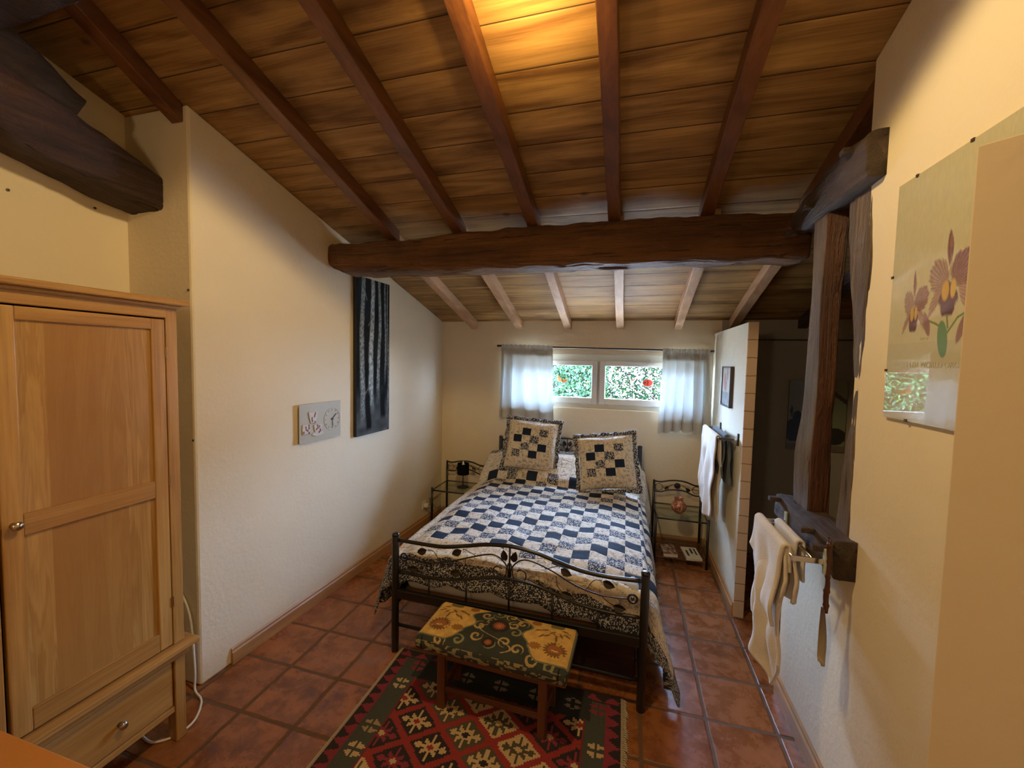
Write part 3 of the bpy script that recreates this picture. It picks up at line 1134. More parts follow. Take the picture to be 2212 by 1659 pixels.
def wdoor(y0, y1, knob_side):
    """y0 > y1 ; panel door"""
    z0, z1, s_ = 0.468, 1.922, 0.054
    d = WB('door', [((-0.155, y0 - s_, z0), (-0.130, y0 - 0.002, z1)), ((-0.155, y1 + 0.002, z0), (-0.130, y1 + s_, z1))], M['oak'])
    for za, zb in ((z1 - 0.045, z1), (1.155, 1.228), (z0, z0 + 0.078)):
        WB('door_rail', [((-0.155, y1 + s_, za), (-0.1305, y0 - s_, zb))], M['oak_h'], d, bevel=0.003)
    for a, b in ((z0 + 0.078, 1.155), (1.228, z1 - 0.045)):
        # panel of glued staves, each its own grain tone
        N = M['oakpanel']
        WB('door_panel', [((-0.152, y1 + s_ - 0.002, a - 0.002), (-0.142, y0 - s_ + 0.002, b + 0.002))], N, d, bevel=0)
    ky = y1 + 0.028 if knob_side < 0 else y0 - 0.028
    bmk = lathe(bmesh.new(), [(0.0, 0.0), (0.010, 0.0), (0.007, 0.012), (0.014, 0.018), (0.0155, 0.024), (0.012, 0.030), (0.0, 0.032)], seg=18)
    bmesh.ops.rotate(bmk, verts=bmk.verts, matrix=Matrix.Rotation(PI / 2, 3, 'Y'))
    bmesh.ops.translate(bmk, verts=bmk.verts, vec=(-0.130 + 0.45, ky + 1.36, 1.20))
    obj('knob', bmk, M['pewter'], d, smooth=True)
    hy = y0 if knob_side < 0 else y1
    for z in (1.78, 1.22, 0.665):
        h = T([(-0.128 + 0.45, hy + 1.36, z - 0.022), (-0.128 + 0.45, hy + 1.36, z + 0.022)], 0.0045, 8)
        obj('hinge', h, M['brass'], d)
    return d


def mk_panel():
    N = NT('oak_staves', 0.32)
    x, y, z = N.xyz(N.co())
    k = N.m_('FLOOR', N.m_('DIVIDE', N.add(y, 0.03), 0.078))
    rnd = N.white(N.vec(k, 1.0, 4.0))
    v = N.vec(rnd, N.add(N.mul(y, 16.0), N.mul(rnd, 9.0)), N.mul(z, 1.1))
    n1 = N.noise(v, 1.1, 4, 0.5, 1.1)
    wv = N.m_('SINE', N.mul(n1, 46.0))
    n2 = N.noise(N.vec(0.0, N.mul(y, 160.0), N.mul(z, 3.0)), 1.4, 3)
    f = N.add(N.add(N.mul(n1, 0.8), N.mul(wv, 0.09)), N.mul(N.sub(n2, 0.5), 0.35))
    c = N.mix(N.step(f, 0.2, 0.7), (0.33, 0.165, 0.040), (0.56, 0.34, 0.115))
    c = N.mix(N.mul(rnd, 0.85), c, (0.33, 0.160, 0.040))
    N.col(c)
    N.bump(n2, 0.12, 0.003)
    N.b.inputs['Coat Weight'].default_value = 0.35
    N.b.inputs['Coat Roughness'].default_value = 0.22
    return N.m


M['oakpanel'] = mk_panel()
wdoor(-0.853, -1.362, -1)
wdoor(-1.368, -1.862, 1)
WB('leg', [((-0.18, -0.852, 0.0), (-0.128, -0.806, 0.40))], M['oak'])
WB('leg', [((-0.18, WY1, 0.0), (-0.128, WY1 + 0.045, 0.40))], M['oak'])
WB('leg', [((-0.76, -0.852, 0.0), (-0.71, -0.806, 0.40))], M['oak'])
WB('leg', [((-0.76, WY1, 0.0), (-0.71, WY1 + 0.045, 0.40))], M['oak'])
WB('base_side', [((-0.71, -0.845, 0.16), (-0.18, -0.812, 0.40))], M['oak_h'])
WB('base_side', [((-0.71, WY1 + 0.005, 0.16), (-0.18, WY1 + 0.035, 0.40))], M['oak_h'])
WB('bottom_rail', [((-0.17, WY1 + 0.045, 0.145), (-0.132, -0.852, 0.172)), ((-0.17, WY1 + 0.045, 0.385), (-0.132, -0.852, 0.40))], M['oak_h'])
dr = WB('drawer', [((-0.66, WY1 + 0.05, 0.176), (-0.136, -0.856, 0.382))], M['oak_h'])
for ky in (-1.06, -1.66):
    bmk = lathe(bmesh.new(), [(0.0, 0.0), (0.010, 0.0), (0.007, 0.012), (0.014, 0.018), (0.0155, 0.024), (0.012, 0.030), (0.0, 0.032)], seg=18)
    bmesh.ops.rotate(bmk, verts=bmk.verts, matrix=Matrix.Rotation(PI / 2, 3, 'Y'))
    bmesh.ops.translate(bmk, verts=bmk.verts, vec=(-0.136 + 0.45, ky + 1.36, 0.268))
    obj('knob', bmk, M['pewter'], dr, smooth=True)

# desk in the lower left corner
dk = thing('desk', (0.33, -1.86, 0.0), 'orange-stained wooden desk, one corner of its top at lower left', 'desk')
obj('desk_top', B(((-0.36, -0.34, 0.722), (0.42, 0.342, 0.75))), M['desk'], dk, bevel=0.004)
for x, y in ((-0.33, -0.31), (0.37, -0.31), (-0.33, 0.27), (0.37, 0.27)):
    obj('leg', B(((x, y, 0.0), (x + 0.04, y + 0.04, 0.722))), M['desk'], dk, bevel=0.003)

# white cable: down the pier, then looping on the tiles
pts = cat([(-0.60, -0.590, 1.30), (-0.56, -0.590, 0.90), (-0.50, -0.592, 0.60), (-0.39, -0.594, 0.40), (-0.347, -0.604, 0.12), (-0.335, -0.615, 0.012), (-0.255, -0.645, 0.007), (-0.207, -0.683, 0.007), (-0.160, -0.745, 0.007), (-0.150, -0.800, 0.007), (-0.170, -0.852, 0.007), (-0.222, -0.889, 0.007), (-0.285, -0.885, 0.007), (-0.36, -0.86, 0.007)], 8)
tag(settle(obj('cable', T(pts, 0.0055, 8), M['white'], smooth=True)), 'white cable looping on the tiles from under the wardrobe', 'cable')
pts = cat([(-0.372, -0.588, 0.50), (-0.366, -0.590, 0.3), (-0.372, -0.592, 0.008)], 6)

# screws left in the plaster
for x, y, z, rot, lab in ((-0.36, -0.5815, 2.10, 'y', 'small dark screw in the pier edge beside the wardrobe top'), (-0.35, -0.5815, 1.33, 'y', 'small dark screw in the pier edge at mid height behind the wardrobe'),
                          (-0.7785, -0.72, 2.49, 'x', 'dark screw in the left wall under the sloping timber near the pier'), (-0.7785, -1.02, 2.46, 'x', 'dark screw in the left wall at the far left picture edge')):
    bm = lathe(bmesh.new(), [(0.0, 0.004), (0.006, 0.003), (0.006, 0.0), (0.0, 0.0)], seg=10)
    bmesh.ops.rotate(bm, verts=bm.verts, matrix=Matrix.Rotation(PI / 2, 3, 'X' if rot == 'y' else 'Y'))
    o = obj('screw', bm, M['screw'])
    o.location = (x, y, z)
    tag(o, lab, 'screw')

# ------------------------------------------------------------------ pictures on the left wall
LWA = math.atan(0.0415)


def wall_left_frame(y, z, off):
    """matrix: local x along wall (+y), local z up, local y = into the wall (-normal)"""
    nx = Vector((0.0415, 1, 0)).normalized()
    nn = Vector((1, -0.0415, 0)).normalized()
    p = Vector((lwx(y), y, z)) + nn * off
    return Matrix(((nx.x, -nn.x, 0, p.x), (nx.y, -nn.y, 0, p.y), (0, 0, 1, p.z), (0, 0, 0, 1)))


def canvas_col(U, V):
    w_, h_ = 0.42, 1.33
    X = U
    n = vnoise(U * 26, V * 10, 1) * 0.5 + vnoise(U * 70, V * 40, 2) * 0.5
    base = 0.004 + 0.008 * n
    fog = np.clip((0.32 - V) / 0.32, 0, 1) * (0.05 + 0.09 * vnoise(U * 8, V * 30, 4))
    g = base + fog
    for cx, wd_, amp, v0, ph in ((0.17, 0.070, 0.17, 0.05, 0.3), (0.44, 0.072, 0.26, 0.12, 1.7), (0.66, 0.052, 0.17, 0.18, 2.9), (0.86, 0.035, 0.13, 0.30, 4.1), (0.95, 0.03, 0.10, 0.05, 5.2)):
        c = cx + 0.025 * np.sin(V * 7 + ph) + 0.02 * (V - 0.5) + 0.02 * (vnoise(V * 12, V * 0, ph) - 0.5)
        d = np.abs(X - c) / (wd_ * (1.15 - 0.35 * V))
        m = np.clip(1.25 - d * d, 0, 1) * np.clip((V - v0) / 0.18, 0, 1)
        g = g + m * amp * 1.9 * (0.25 + 0.95 * vnoise(U * 40, V * 90, ph))
    for cx, ph in ((0.335, 0.5), (0.80, 1.1)):
        d = np.abs(X - cx - 0.02 * np.sin(V * 20 + ph)) / 0.085
        m = np.clip(1.2 - d ** 3, 0, 1) * np.clip((0.31 - V) / 0.06, 0, 1) * np.clip((V - (0.015 if cx < .5 else 0.08)) / 0.03, 0, 1)
        g = g * (1 - m) + 0.006 * m
    # thin twigs
    for a, b, s_ in ((0.30, 0.86, -1.1), (0.33, 0.70, 2.2), (0.24, 0.26, 2.5)):
        d = np.abs((X - a) - (V - b) * s_)
        m = (d < 0.012) & (V > b) & (V < b + 0.07)
        g = np.where(m, 0.16, g)
    return np.stack([g * 0.80, g * 0.84, g * 0.78], -1)


cv = thing('birch_canvas', (0, 0, 0), 'tall narrow dark canvas of pale birch trunks on the left wall', 'painting')
cv.matrix_world = wall_left_frame(0.625, 1.142, 0.004)
H_ = 1.275
obj('canvas_body', B(((0, -0.030, 0), (0.435, 0, H_))), M['blacksatin'], cv, bevel=0.002)
painted('painted_face', 90, 280, lambda U, V: (U * 0.435, U * 0 - 0.0310, V * H_), canvas_col, M['vcol_paint'], cv)

ck = thing('wall_clock', (0, 0, 0), 'pale grey plaque clock with cup reliefs on the left wall', 'clock')
ck.matrix_world = wall_left_frame(0.068, 1.188, 0.022)
M['clockplate'] = plain('clock_plate', (0.43, 0.385, 0.27), 0.5)
M['clockrelief'] = plain('clock_relief', (0.55, 0.50, 0.40), 0.5)
M['berry'] = plain('cup_berries', (0.24, 0.055, 0.035), 0.5)
M['clocknum'] = plain('clock_numerals', (0.22, 0.19, 0.14), 0.6)
cw, ch = 0.388, 0.264
obj('plaque', B(((0, -0.005, 0), (cw, 0, ch))), M['clockplate'], ck, bevel=0.001)
obj('spacer', B(((0.12, 0, 0.08), (0.28, 0.020, 0.20))), M['blacksatin'], ck)


def disc_xz(bm, cx, cz, rx, rz, y0, y1, n=20):
    a = [bm.verts.new((cx + rx * math.cos(2 * PI * i / n), y0, cz + rz * math.sin(2 * PI * i / n))) for i in range(n)]
    b = [bm.verts.new((cx + rx * 0.92 * math.cos(2 * PI * i / n), y1, cz + rz * 0.92 * math.sin(2 * PI * i / n))) for i in range(n)]
    bm.faces.new(b)
    bm.faces.new(a[::-1])
    for i in range(n):
        bm.faces.new((a[i], a[(i + 1) % n], b[(i + 1) % n], b[i]))


def poly_xz(bm, pts, y0, y1):
    a = [bm.verts.new((x, y0, z)) for x, z in pts]
    b = [bm.verts.new((x, y1, z)) for x, z in pts]
    bm.faces.new(b)
    bm.faces.new(a[::-1])
    n = len(a)
    for i in range(n):
        bm.faces.new((a[i], a[(i + 1) % n], b[(i + 1) % n], b[i]))


for nm, cx, z0, z1, wt, wb in (('cup_relief', 0.115, 0.128, 0.208, 0.042, 0.020), ('cup_relief', 0.052, 0.060, 0.128, 0.030, 0.030), ('cup_relief', 0.158, 0.055, 0.116, 0.038, 0.024)):
    bm = bmesh.new()
    poly_xz(bm, [(cx - wb, z0), (cx + wb, z0), (cx + (wt + wb) / 2 + 0.004, (z0 + z1) / 2), (cx + wt, z1), (cx - wt, z1), (cx - (wt + wb) / 2 - 0.004, (z0 + z1) / 2)], -0.005, -0.013)
    cu = obj(nm, bm, M['clockrelief'], ck, bevel=0.003)
    bm = bmesh.new()
    rs = random.Random(int(cx * 1000))
    for k in range(7):
        disc_xz(bm, cx + rs.uniform(-0.85, 0.85) * wb, z0 + (z1 - z0) * (k + 0.7) / 8, 0.0065, 0.0095, -0.0125, -0.0142, 8)
    obj('berries', bm, M['berry'], cu)
bm = bmesh.new()
disc_xz(bm, 0.158, 0.050, 0.058, 0.016, -0.005, -0.012, 28)
obj('saucer_relief', bm, M['clockrelief'], ck)
bm = bmesh.new()
fcx, fcz, fr_ = 0.300, 0.135, 0.066
tube(bm, [(fcx + 0.079 * math.cos(2 * PI * k / 40), -0.006, fcz + 0.079 * math.sin(2 * PI * k / 40)) for k in range(40)], 0.003, 6, closed=True)
obj('dial_ring', bm, M['clockrelief'], ck, smooth=True)
for k in range(12):
    a = 2 * PI * k / 12
    bm = bmesh.new()
    disc_xz(bm, fcx + fr_ * math.sin(a), fcz + fr_ * math.cos(a), 0.0042, 0.0055, -0.005, -0.0065, 8)
    obj('hour_mark', bm, M['clocknum'], ck)
obj('hour_hand', T([(fcx, -0.009, fcz), (fcx + 0.030, -0.009, fcz + 0.030), (fcx + 0.040, -0.009, fcz + 0.038)], [0.0015, 0.003, 0.0008], 6), M['handdark'], ck)
obj('minute_hand', T([(fcx, -0.011, fcz), (fcx, -0.011, fcz - 0.04), (fcx - 0.001, -0.011, fcz - 0.062)], [0.0012, 0.0028, 0.0008], 6), M['handdark'], ck)
bm = bmesh.new()
disc_xz(bm, fcx, fcz, 0.008, 0.008, -0.006, -0.013, 12)
obj('hand_hub', bm, M['handdark'], ck)

# socket with plug near the left nightstand
so = thing('wall_socket', (0, 0, 0), 'white wall socket with a plug in it low on the left wall', 'socket')
so.matrix_world = wall_left_frame(1.745, 0.175, 0.0)
obj('plate', B(((-0.04, -0.009, 0), (0.04, 0, 0.085))), M['white'], so, bevel=0.002)
obj('plug', B(((-0.02, -0.055, 0.022), (0.02, -0.009, 0.062))), M['white'], so, bevel=0.006)
obj('plug_lead', T(cat([(0.0, -0.055, 0.04), (0.02, -0.085, 0.02), (0.10, -0.08, -0.05), (0.20, -0.05, -0.06)], 6), 0.003, 6), M['white'], so, smooth=True)

# ------------------------------------------------------------------ orchid print under glass on the right wall
op = thing('orchid_poster', (2.633, -0.505, 1.616), 'frameless glazed print of purple orchids on the right wall', 'poster')
obj('backing', B(((0.0, -0.53, 0.0), (0.012, 0.0, 0.753))), M['paper'], op)


def blob(a, z, ca, cz, ra, rz, rot=0.0, p=2.0):
    c_, s_ = math.cos(rot), math.sin(rot)
    da, dz = a - ca, z - cz
    u, v = da * c_ + dz * s_, -da * s_ + dz * c_
    return 1 - (np.abs(u / ra) ** p + np.abs(v / rz) ** p)


def orchid_col(U, V):
    a = U * 0.53                # distance from the left edge of the print, metres
    z = V * 0.753
    C = np.ones(U.shape + (3,)) * np.array([0.50, 0.46, 0.30])
    C *= (0.97 + 0.05 * vnoise(U * 30, V * 40, 3))[..., None]

    def lay(m, col, soft=0.05, alpha=1.0):
        k = np.clip(m / soft, 0, 1)[..., None] * alpha
        return C * (1 - k) + np.array(col) * k
    st = np.array([0.13, 0.20, 0.07])

    def seg(a0, z0, a1, z1, r):
        t = np.clip(((a - a0) * (a1 - a0) + (z - z0) * (z1 - z0)) / ((a1 - a0) ** 2 + (z1 - z0) ** 2), 0, 1)
        return r - np.hypot(a - a0 - t * (a1 - a0), z - z0 - t * (z1 - z0))
    for q in ((0.252, 0.33, 0.262, 0.275, 0.004), (0.175, 0.305, 0.215, 0.290, 0.004), (0.215, 0.290, 0.258, 0.268, 0.004), (0.262, 0.262, 0.295, 0.300, 0.004), (0.295, 0.300, 0.325, 0.312, 0.004)):
        C = lay(seg(*q), st, 0.002)
    C = lay(blob(a, z, 0.245, 0.245, 0.020, 0.055, 0.15), [0.11, 0.23, 0.10], 0.2)
    rib = 0.75 + 0.5 * vnoise(a * 380, z * 60, 5)
    pu, du, li = [0.23, 0.12, 0.11], [0.10, 0.035, 0.055], [0.34, 0.22, 0.18]

    def flower(ca, cz, s, sq=1.0):
        nonlocal C
        C0 = C.copy()
        C = lay(blob(a, z, ca - 0.005 * s, cz + 0.085 * s, 0.013 * s * sq, 0.055 * s, 0.05, 1.5), pu, 0.3)
        C = lay(blob(a, z, ca - 0.050 * s * sq, cz - 0.055 * s, 0.016 * s * sq, 0.055 * s, -0.45, 1.6), li, 0.3)
        C = lay(blob(a, z, ca + 0.060 * s * sq, cz - 0.05 * s, 0.020 * s * sq, 0.055 * s, 0.45, 1.6), li, 0.3)
        wob = 0.10 * np.sin(np.arctan2(z - cz, a - ca) * 17)
        C = lay(blob(a, z, ca - 0.040 * s * sq, cz + 0.012 * s, 0.040 * s * sq, 0.056 * s, 0.25) + wob, np.array(li) * 0.9, 0.3)
        C = lay(blob(a, z, ca + 0.050 * s * sq, cz + 0.022 * s, 0.052 * s * sq, 0.052 * s, -0.35) + wob, pu, 0.3)
        C = lay(blob(a, z, ca, cz - 0.055 * s, 0.036 * s * sq, 0.050 * s, 0) + wob * 1.5, du, 0.3)
        ch = (np.abs(C - C0).sum(-1) > 0.02)
        th_ = np.arctan2(z - cz + 0.02 * s, (a - ca) / sq)
        vein = 0.80 + 0.34 * (np.sin(th_ * 44 + 2 * vnoise(a * 60, z * 60, 8)) > 0.1) + 0.25 * (vnoise(a * 140, z * 140, 2) - 0.5)
        C = np.where(ch[..., None], C * vein[..., None], C)
        C = lay(blob(a, z, ca - 0.012 * s * sq, cz - 0.030 * s, 0.016 * s * sq, 0.032 * s, 0), [0.52, 0.33, 0.07], 0.5)
        C = lay(blob(a, z, ca + 0.016 * s * sq, cz - 0.028 * s, 0.012 * s * sq, 0.030 * s, 0), [0.55, 0.38, 0.12], 0.5)
    flower(0.118, 0.352, 0.80, 0.75)
    C = lay(blob(a, z, 0.178, 0.292, 0.014, 0.042, 0.35, 1.7), pu, 0.3)
    flower(0.402, 0.360, 0.8, 0.75)
    C = lay(blob(a, z, 0.312, 0.272, 0.014, 0.048, -0.35, 1.7), pu, 0.3)
    flower(0.255, 0.408, 1.0)
    C *= np.where((z > 0.24)[..., None], (0.9 + 0.2 * rib)[..., None], 1.0)
    # signature scribble
    m = np.abs(z - 0.250 - 0.003 * np.sin(a * 700)) < 0.0012
    C = np.where((m & (a > 0.155) & (a < 0.19))[..., None], np.array([0.2, 0.18, 0.14]), C)
    return C


painted('print_face', 212, 300, lambda U, V: (U * 0 - 0.0006, -U * 0.53, V * 0.753), orchid_col, M['vcol_gloss'], op)
for y, z in ((-0.002, 0.46), (-0.002, 0.155), (-0.09, 0.751), (-0.30, 0.751), (-0.12, 0.002), (-0.36, 0.002)):
    obj('clip', B(((-0.004, y - 0.005, z - 0.004), (0.012, y + 0.005, z + 0.004))), M['screw'], op)
# faint lettering low on the print
cu = bpy.data.curves.new('poster_lettering', 'FONT')
cu.body = '14TH WORLD ORCHID'
cu.size = 0.0245
cu.extrude = 0.0002
cu.materials.append(plain('faint_ink', (0.42, 0.38, 0.24), 0.5))
dg = bpy.context.evaluated_depsgraph_get()
tmp = bpy.data.objects.new('tmp_text', cu)
COL.objects.link(tmp)
bpy.context.view_layer.update()
me = bpy.data.meshes.new_from_object(tmp.evaluated_get(bpy.context.evaluated_depsgraph_get()))
bpy.data.objects.remove(tmp)
lt = link('lettering', me, None, op)
lt.matrix_local = Matrix.Translation((-0.0012, -0.100, 0.166)) @ Matrix(((0, 0, -1, 0), (-1, 0, 0, 0), (0, 1, 0, 0), (0, 0, 0, 1)))

# framed print on the partition
pf = thing('picture_frame', (2.583, 1.458, 1.446), 'small dark framed flower picture on the partition above the towels', 'picture')
obj('frame', B(((-0.028, -0.148, 0.0), (0, 0.148, 0.012)), ((-0.028, -0.148, 0.308), (0, 0.148, 0.320)), ((-0.028, -0.148, 0.012), (0, -0.136, 0.308)), ((-0.028, 0.136, 0.012), (0, 0.148, 0.308))), plain('frame_dark', (0.05, 0.025, 0.015), 0.35), pf, bevel=0.002)


def bloom_col(U, V):
    C = np.ones(U.shape + (3,)) * np.array([0.52, 0.44, 0.33])
    n = vnoise(U * 5, V * 9, 2)
    C = np.where((V < 0.35)[..., None], np.array([0.22, 0.22, 0.22]) * (0.6 + n[..., None]), C)
    C = np.where((blob(U, V, 0.35, 0.62, 0.14, 0.26, 0.2) > 0)[..., None], np.array([0.45, 0.10, 0.07]), C)
    C = np.where((blob(U, V, 0.65, 0.80, 0.16, 0.12) > 0)[..., None], np.array([0.50, 0.30, 0.20]), C)
    C = np.where((np.abs(U - 0.5 - 0.2 * (V - 0.4)) < 0.03)[..., None], np.array([0.10, 0.16, 0.08]), C)
    return C


painted('print_face', 40, 60, lambda U, V: (U * 0 - 0.020, 0.136 - U * 0.272, 0.012 + V * 0.296), bloom_col, M['vcol_gloss'], pf)

# glazed picture in the side room, the reflection in its glass painted on
mp = thing('glazed_picture', (3.45, 2.127, 1.02), 'large dim glazed picture with a painted-on reflection, on the side room wall behind the posts', 'picture')


def reflection_col(U, V):
    C = np.ones(U.shape + (3,)) * np.array([0.26, 0.27, 0.22])
    C = np.where((U > 0.47)[..., None], np.array([0.28, 0.32, 0.18]), C)
    d = (blob(U, V, 0.13, 0.28, 0.14, 0.16, 0, 4) > 0) | (blob(U, V, 0.17, 0.46, 0.09, 0.10) > 0) | (blob(U, V, 0.06, 0.56, 0.02, 0.08) > 0) | (blob(U, V, 0.82, 0.22, 0.20, 0.12) > 0)
    C = np.where(d[..., None], np.array([0.03, 0.028, 0.025]), C)
    C = np.where((np.abs((V - 0.98) + (U - 0.5) * 0.55) < 0.035)[..., None] & (U > 0.5)[..., None], np.array([0.09, 0.05, 0.03]), C)
    C = np.where((V < 0.09)[..., None], np.array([0.20, 0.16, 0.12]), C)
    return C


obj('backing', B(((-0.225, -0.012, 0.0), (0.225, 0.0, 0.635))), M['blacksatin'], mp)
painted('print_face', 60, 80, lambda U, V: (-0.225 + U * 0.45, U * 0 - 0.0126, V * 0.635), reflection_col, M['vcol_gloss'], mp)  # face colours stand for what the glass reflects
obj('hanging_rail', B(((2.66 - 3.45, -0.010, 0.99), (4.28 - 3.45, -0.004, 1.002))), M['screw'], mp)

# ------------------------------------------------------------------ bed
BED = (1.2105, -0.038, 0.0)
bed = thing('bed', BED, 'black metal double bed with leafy scroll ends under a patchwork quilt', 'bed', rz=-0.010)
HW = 0.7135
BL = 2.06


def leaf_bm(bm, c, ang, s=1.0, y=0.0):
    """heart-ish leaf in the xz plane, pointing along ang, slightly cupped"""
    cx, cz = c
    out = [(0.0, 0.0), (0.012, 0.016), (0.030, 0.022), (0.048, 0.015), (0.066, 0.0), (0.048, -0.015), (0.030, -0.022), (0.012, -0.016)]
    ca, sa = math.cos(ang), math.sin(ang)
    vs = []
    for u, v in out:
        u *= s
        v *= s
        vs.append((cx + u * ca - v * sa, cz + u * sa + v * ca, abs(v) * 0.4))
    mid = (cx + 0.034 * s * ca, cz + 0.034 * s * sa)
    for side in (-1, 1):
        r = [bm.verts.new((x, y + side * 0.0015 - d, z)) for x, z, d in vs]
        m_ = bm.verts.new((mid[0], y + side * 0.0015, mid[1]))
        for i in range(len(r)):
            a, b = r[i], r[(i + 1) % len(r)]
            bm.faces.new((a, b, m_) if side < 0 else (b, a, m_))


def bed_end(y, H, dz, foot):
    """H = post height, dz lifts the ornament; all in bed coords"""
    for sx in (-1, 1):
        bm = T([(sx * HW, y, 0.0), (sx * HW, y, H)], 0.0215, 20)
        p_ = obj('post', bm, M['black'], bed, smooth=True, bevel=0.002, angle=1.2)
        obj('post_cap', lathe(bmesh.new(), [(0.0, 0.006), (0.012, 0.006), (0.021, 0.002), (0.0225, -0.004), (0.0225, -0.012), (0.0, -0.012)], (sx * HW, y, H), 20), M['black'], p_, smooth=True)
    topc = [(-0.69, 0.692), (-0.51, 0.690), (-0.39, 0.695), (-0.25, 0.722), (-0.14, 0.745), (0.0, 0.757), (0.14, 0.743), (0.25, 0.716), (0.39, 0.684), (0.54, 0.674), (0.69, 0.680)]
    midc = [(-0.69, 0.497), (-0.51, 0.496), (-0.39, 0.500), (-0.25, 0.527), (-0.11, 0.560), (0.0, 0.572), (0.13, 0.566), (0.26, 0.533), (0.40, 0.498), (0.55, 0.485), (0.69, 0.489)]
    obj('top_rail', T(cat([(x, y, z + dz) for x, z in topc], 6), 0.011, 12), M['black'], bed, smooth=True)
    obj('middle_rail', T(cat([(x, y, z + dz) for x, z in midc], 6), 0.0085, 12), M['black'], bed, smooth=True)

    def mz(x):
        for (a, za), (b, zb) in zip(midc, midc[1:]):
            if a <= x <= b:
                return za + (zb - za) * (x - a) / (b - a) + dz
        return midc[0][1] + dz
    for x in (-0.49, -0.255, 0.0, 0.243, 0.487):
        obj('spindle', T([(x, y, mz(x)), (x, y, 0.345)], 0.0055, 10), M['black'], bed, smooth=True)
    obj('spindle', T([(0, y, 0.757 + dz), (0, y, 0.572 + dz)], 0.0055, 10), M['black'], bed, smooth=True)
    bm = bmesh.new()
    for sx in (-1, 1):
        k = -0.012 if sx > 0 else 0.0
        vine = cat([(sx * 0.635, y, 0.588 + dz + k), (sx * 0.56, y, 0.583 + dz + k), (sx * 0.48, y, 0.584 + dz + k), (sx * 0.36, y, 0.612 + dz + k), (sx * 0.24, y, 0.655 + dz), (sx * 0.13, y, 0.690 + dz), (sx * 0.075, y, 0.690 + dz), (sx * 0.035, y, 0.665 + dz), (sx * 0.012, y, 0.63 + dz), (sx * 0.008, y, 0.585 + dz)], 6)
        tube(bm, vine, 0.0042, 8)
        tube(bm, [(sx * 0.655 + 0.022 * math.cos(a), y, 0.592 + dz + k + 0.022 * math.sin(a)) for a in [2 * PI * q / 20 for q in range(20)]], 0.0055, 8, closed=True)
        bmesh.ops.create_uvsphere(bm, u_segments=10, v_segments=6, radius=0.009, matrix=Matrix.Translation((sx * 0.655, y, 0.592 + dz + k)))
        # scroll curls
        cur = [(sx * 0.006, y, 0.66 + dz)]
        for q in range(15):
            a = -0.3 + q * 0.42
            r = 0.046 - 0.0016 * q
            cur.append((sx * (0.062 - r * math.cos(a)), y, 0.605 + dz - r * math.sin(a)))
        tube(bm, cat(cur, 3), 0.0038, 8)
        for a0, b0, c0 in (((0.20, 0.672), (0.27, 0.700), (0.255, 0.690)), ((0.42, 0.600), (0.46, 0.655), (0.48, 0.66)), ((0.26, 0.645), (0.27, 0.59), (0.285, 0.555)), ((0.50, 0.58), (0.53, 0.555), (0.555, 0.535))):
            tube(bm, cat([(sx * a0[0], y, a0[1] + dz + k), (sx * b0[0], y, b0[1] + dz + k), (sx * (c0[0] + 0.02), y, c0[1] + dz + k)], 5), 0.0022, 6)
    obj('vine_scroll', bm, M['black'], bed, smooth=True)
    for sx in (-1, 1):
        for c, ang in (((0.022, 0.672), 1.35), ((0.285, 0.690), -0.45), ((0.505, 0.660), -0.35), ((0.290, 0.560), -0.2), ((0.560, 0.538), -0.1)):
            bm = bmesh.new()
            k = -0.012 if sx > 0 else 0.0
            aa = ang if sx > 0 else PI - ang
            leaf_bm(bm, (sx * c[0], c[1] + dz + (k if c[0] > 0.1 else 0)), aa, 1.0 if c[0] > 0.1 else 0.95, y - 0.004)
            obj('leaf', bm, M['black'], bed, smooth=False)


bed_end(0.0, 0.728, 0.0, True)
bed_end(BL, 0.965, 0.235, False)
obj('foot_bar', B(((-HW, -0.012, 0.335), (HW, 0.018, 0.388))), M['black'], bed, bevel=0.004)
obj('lower_bar', T([(-HW, 0, 0.170), (HW, 0, 0.160)], 0.010, 12), M['black'], bed, smooth=True)
obj('head_bar', B(((-HW, BL - 0.01, 0.335), (HW, BL + 0.012, 0.388))), M['black'], bed)
for sx in (-1, 1):
    obj('side_rail', B(((sx * HW - 0.012, 0.02, 0.29), (sx * HW + 0.012, BL, 0.36))), M['black'], bed, bevel=0.003)
for k in range(13):
    y = 0.09 + k * 0.155
    obj('slat', B(((-0.70, y, 0.328), (0.70, y + 0.07, 0.344))), M['slat'], bed, bevel=0.003)
for y in (0.7, 1.35):
    obj('support_leg', T([(0, y, 0), (0, y, 0.328)], 0.014, 10), M['black'], bed, smooth=True)

# mattress with a white fitted sheet
mt = B(((-0.695, 0.078, 0.345), (0.695, 2.03, 0.60)))
o = obj('mattress', mt, M['sheet'], bevel=0.045)
o.modifiers['b'].segments = 5
for p in o.data.polygons:
    p.use_smooth = True
o.location = BED
o.rotation_euler = (0, 0, -0.010)
tag(o, 'white-sheeted mattress lying on the bed slats under the quilt', 'mattress')

# storage box under the bed
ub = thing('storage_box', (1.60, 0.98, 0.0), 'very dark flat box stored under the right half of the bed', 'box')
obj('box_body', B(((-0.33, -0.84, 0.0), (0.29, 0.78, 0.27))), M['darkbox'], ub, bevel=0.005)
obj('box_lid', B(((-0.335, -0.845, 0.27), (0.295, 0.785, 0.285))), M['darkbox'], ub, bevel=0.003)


# ------------------------------------------------------------------ quilt
def smooth01(t):
    t = max(0.0, min(1.0, t))
    return t * t * (3 - 2 * t)


def qnoise(x, y):
    return 0.016 * mnoise.noise(Vector((x * 2.2, y * 3.2, 0.3))) + 0.010 * mnoise.noise(Vector((x * 5.5 + 3, y * 7.5, 1.3)))


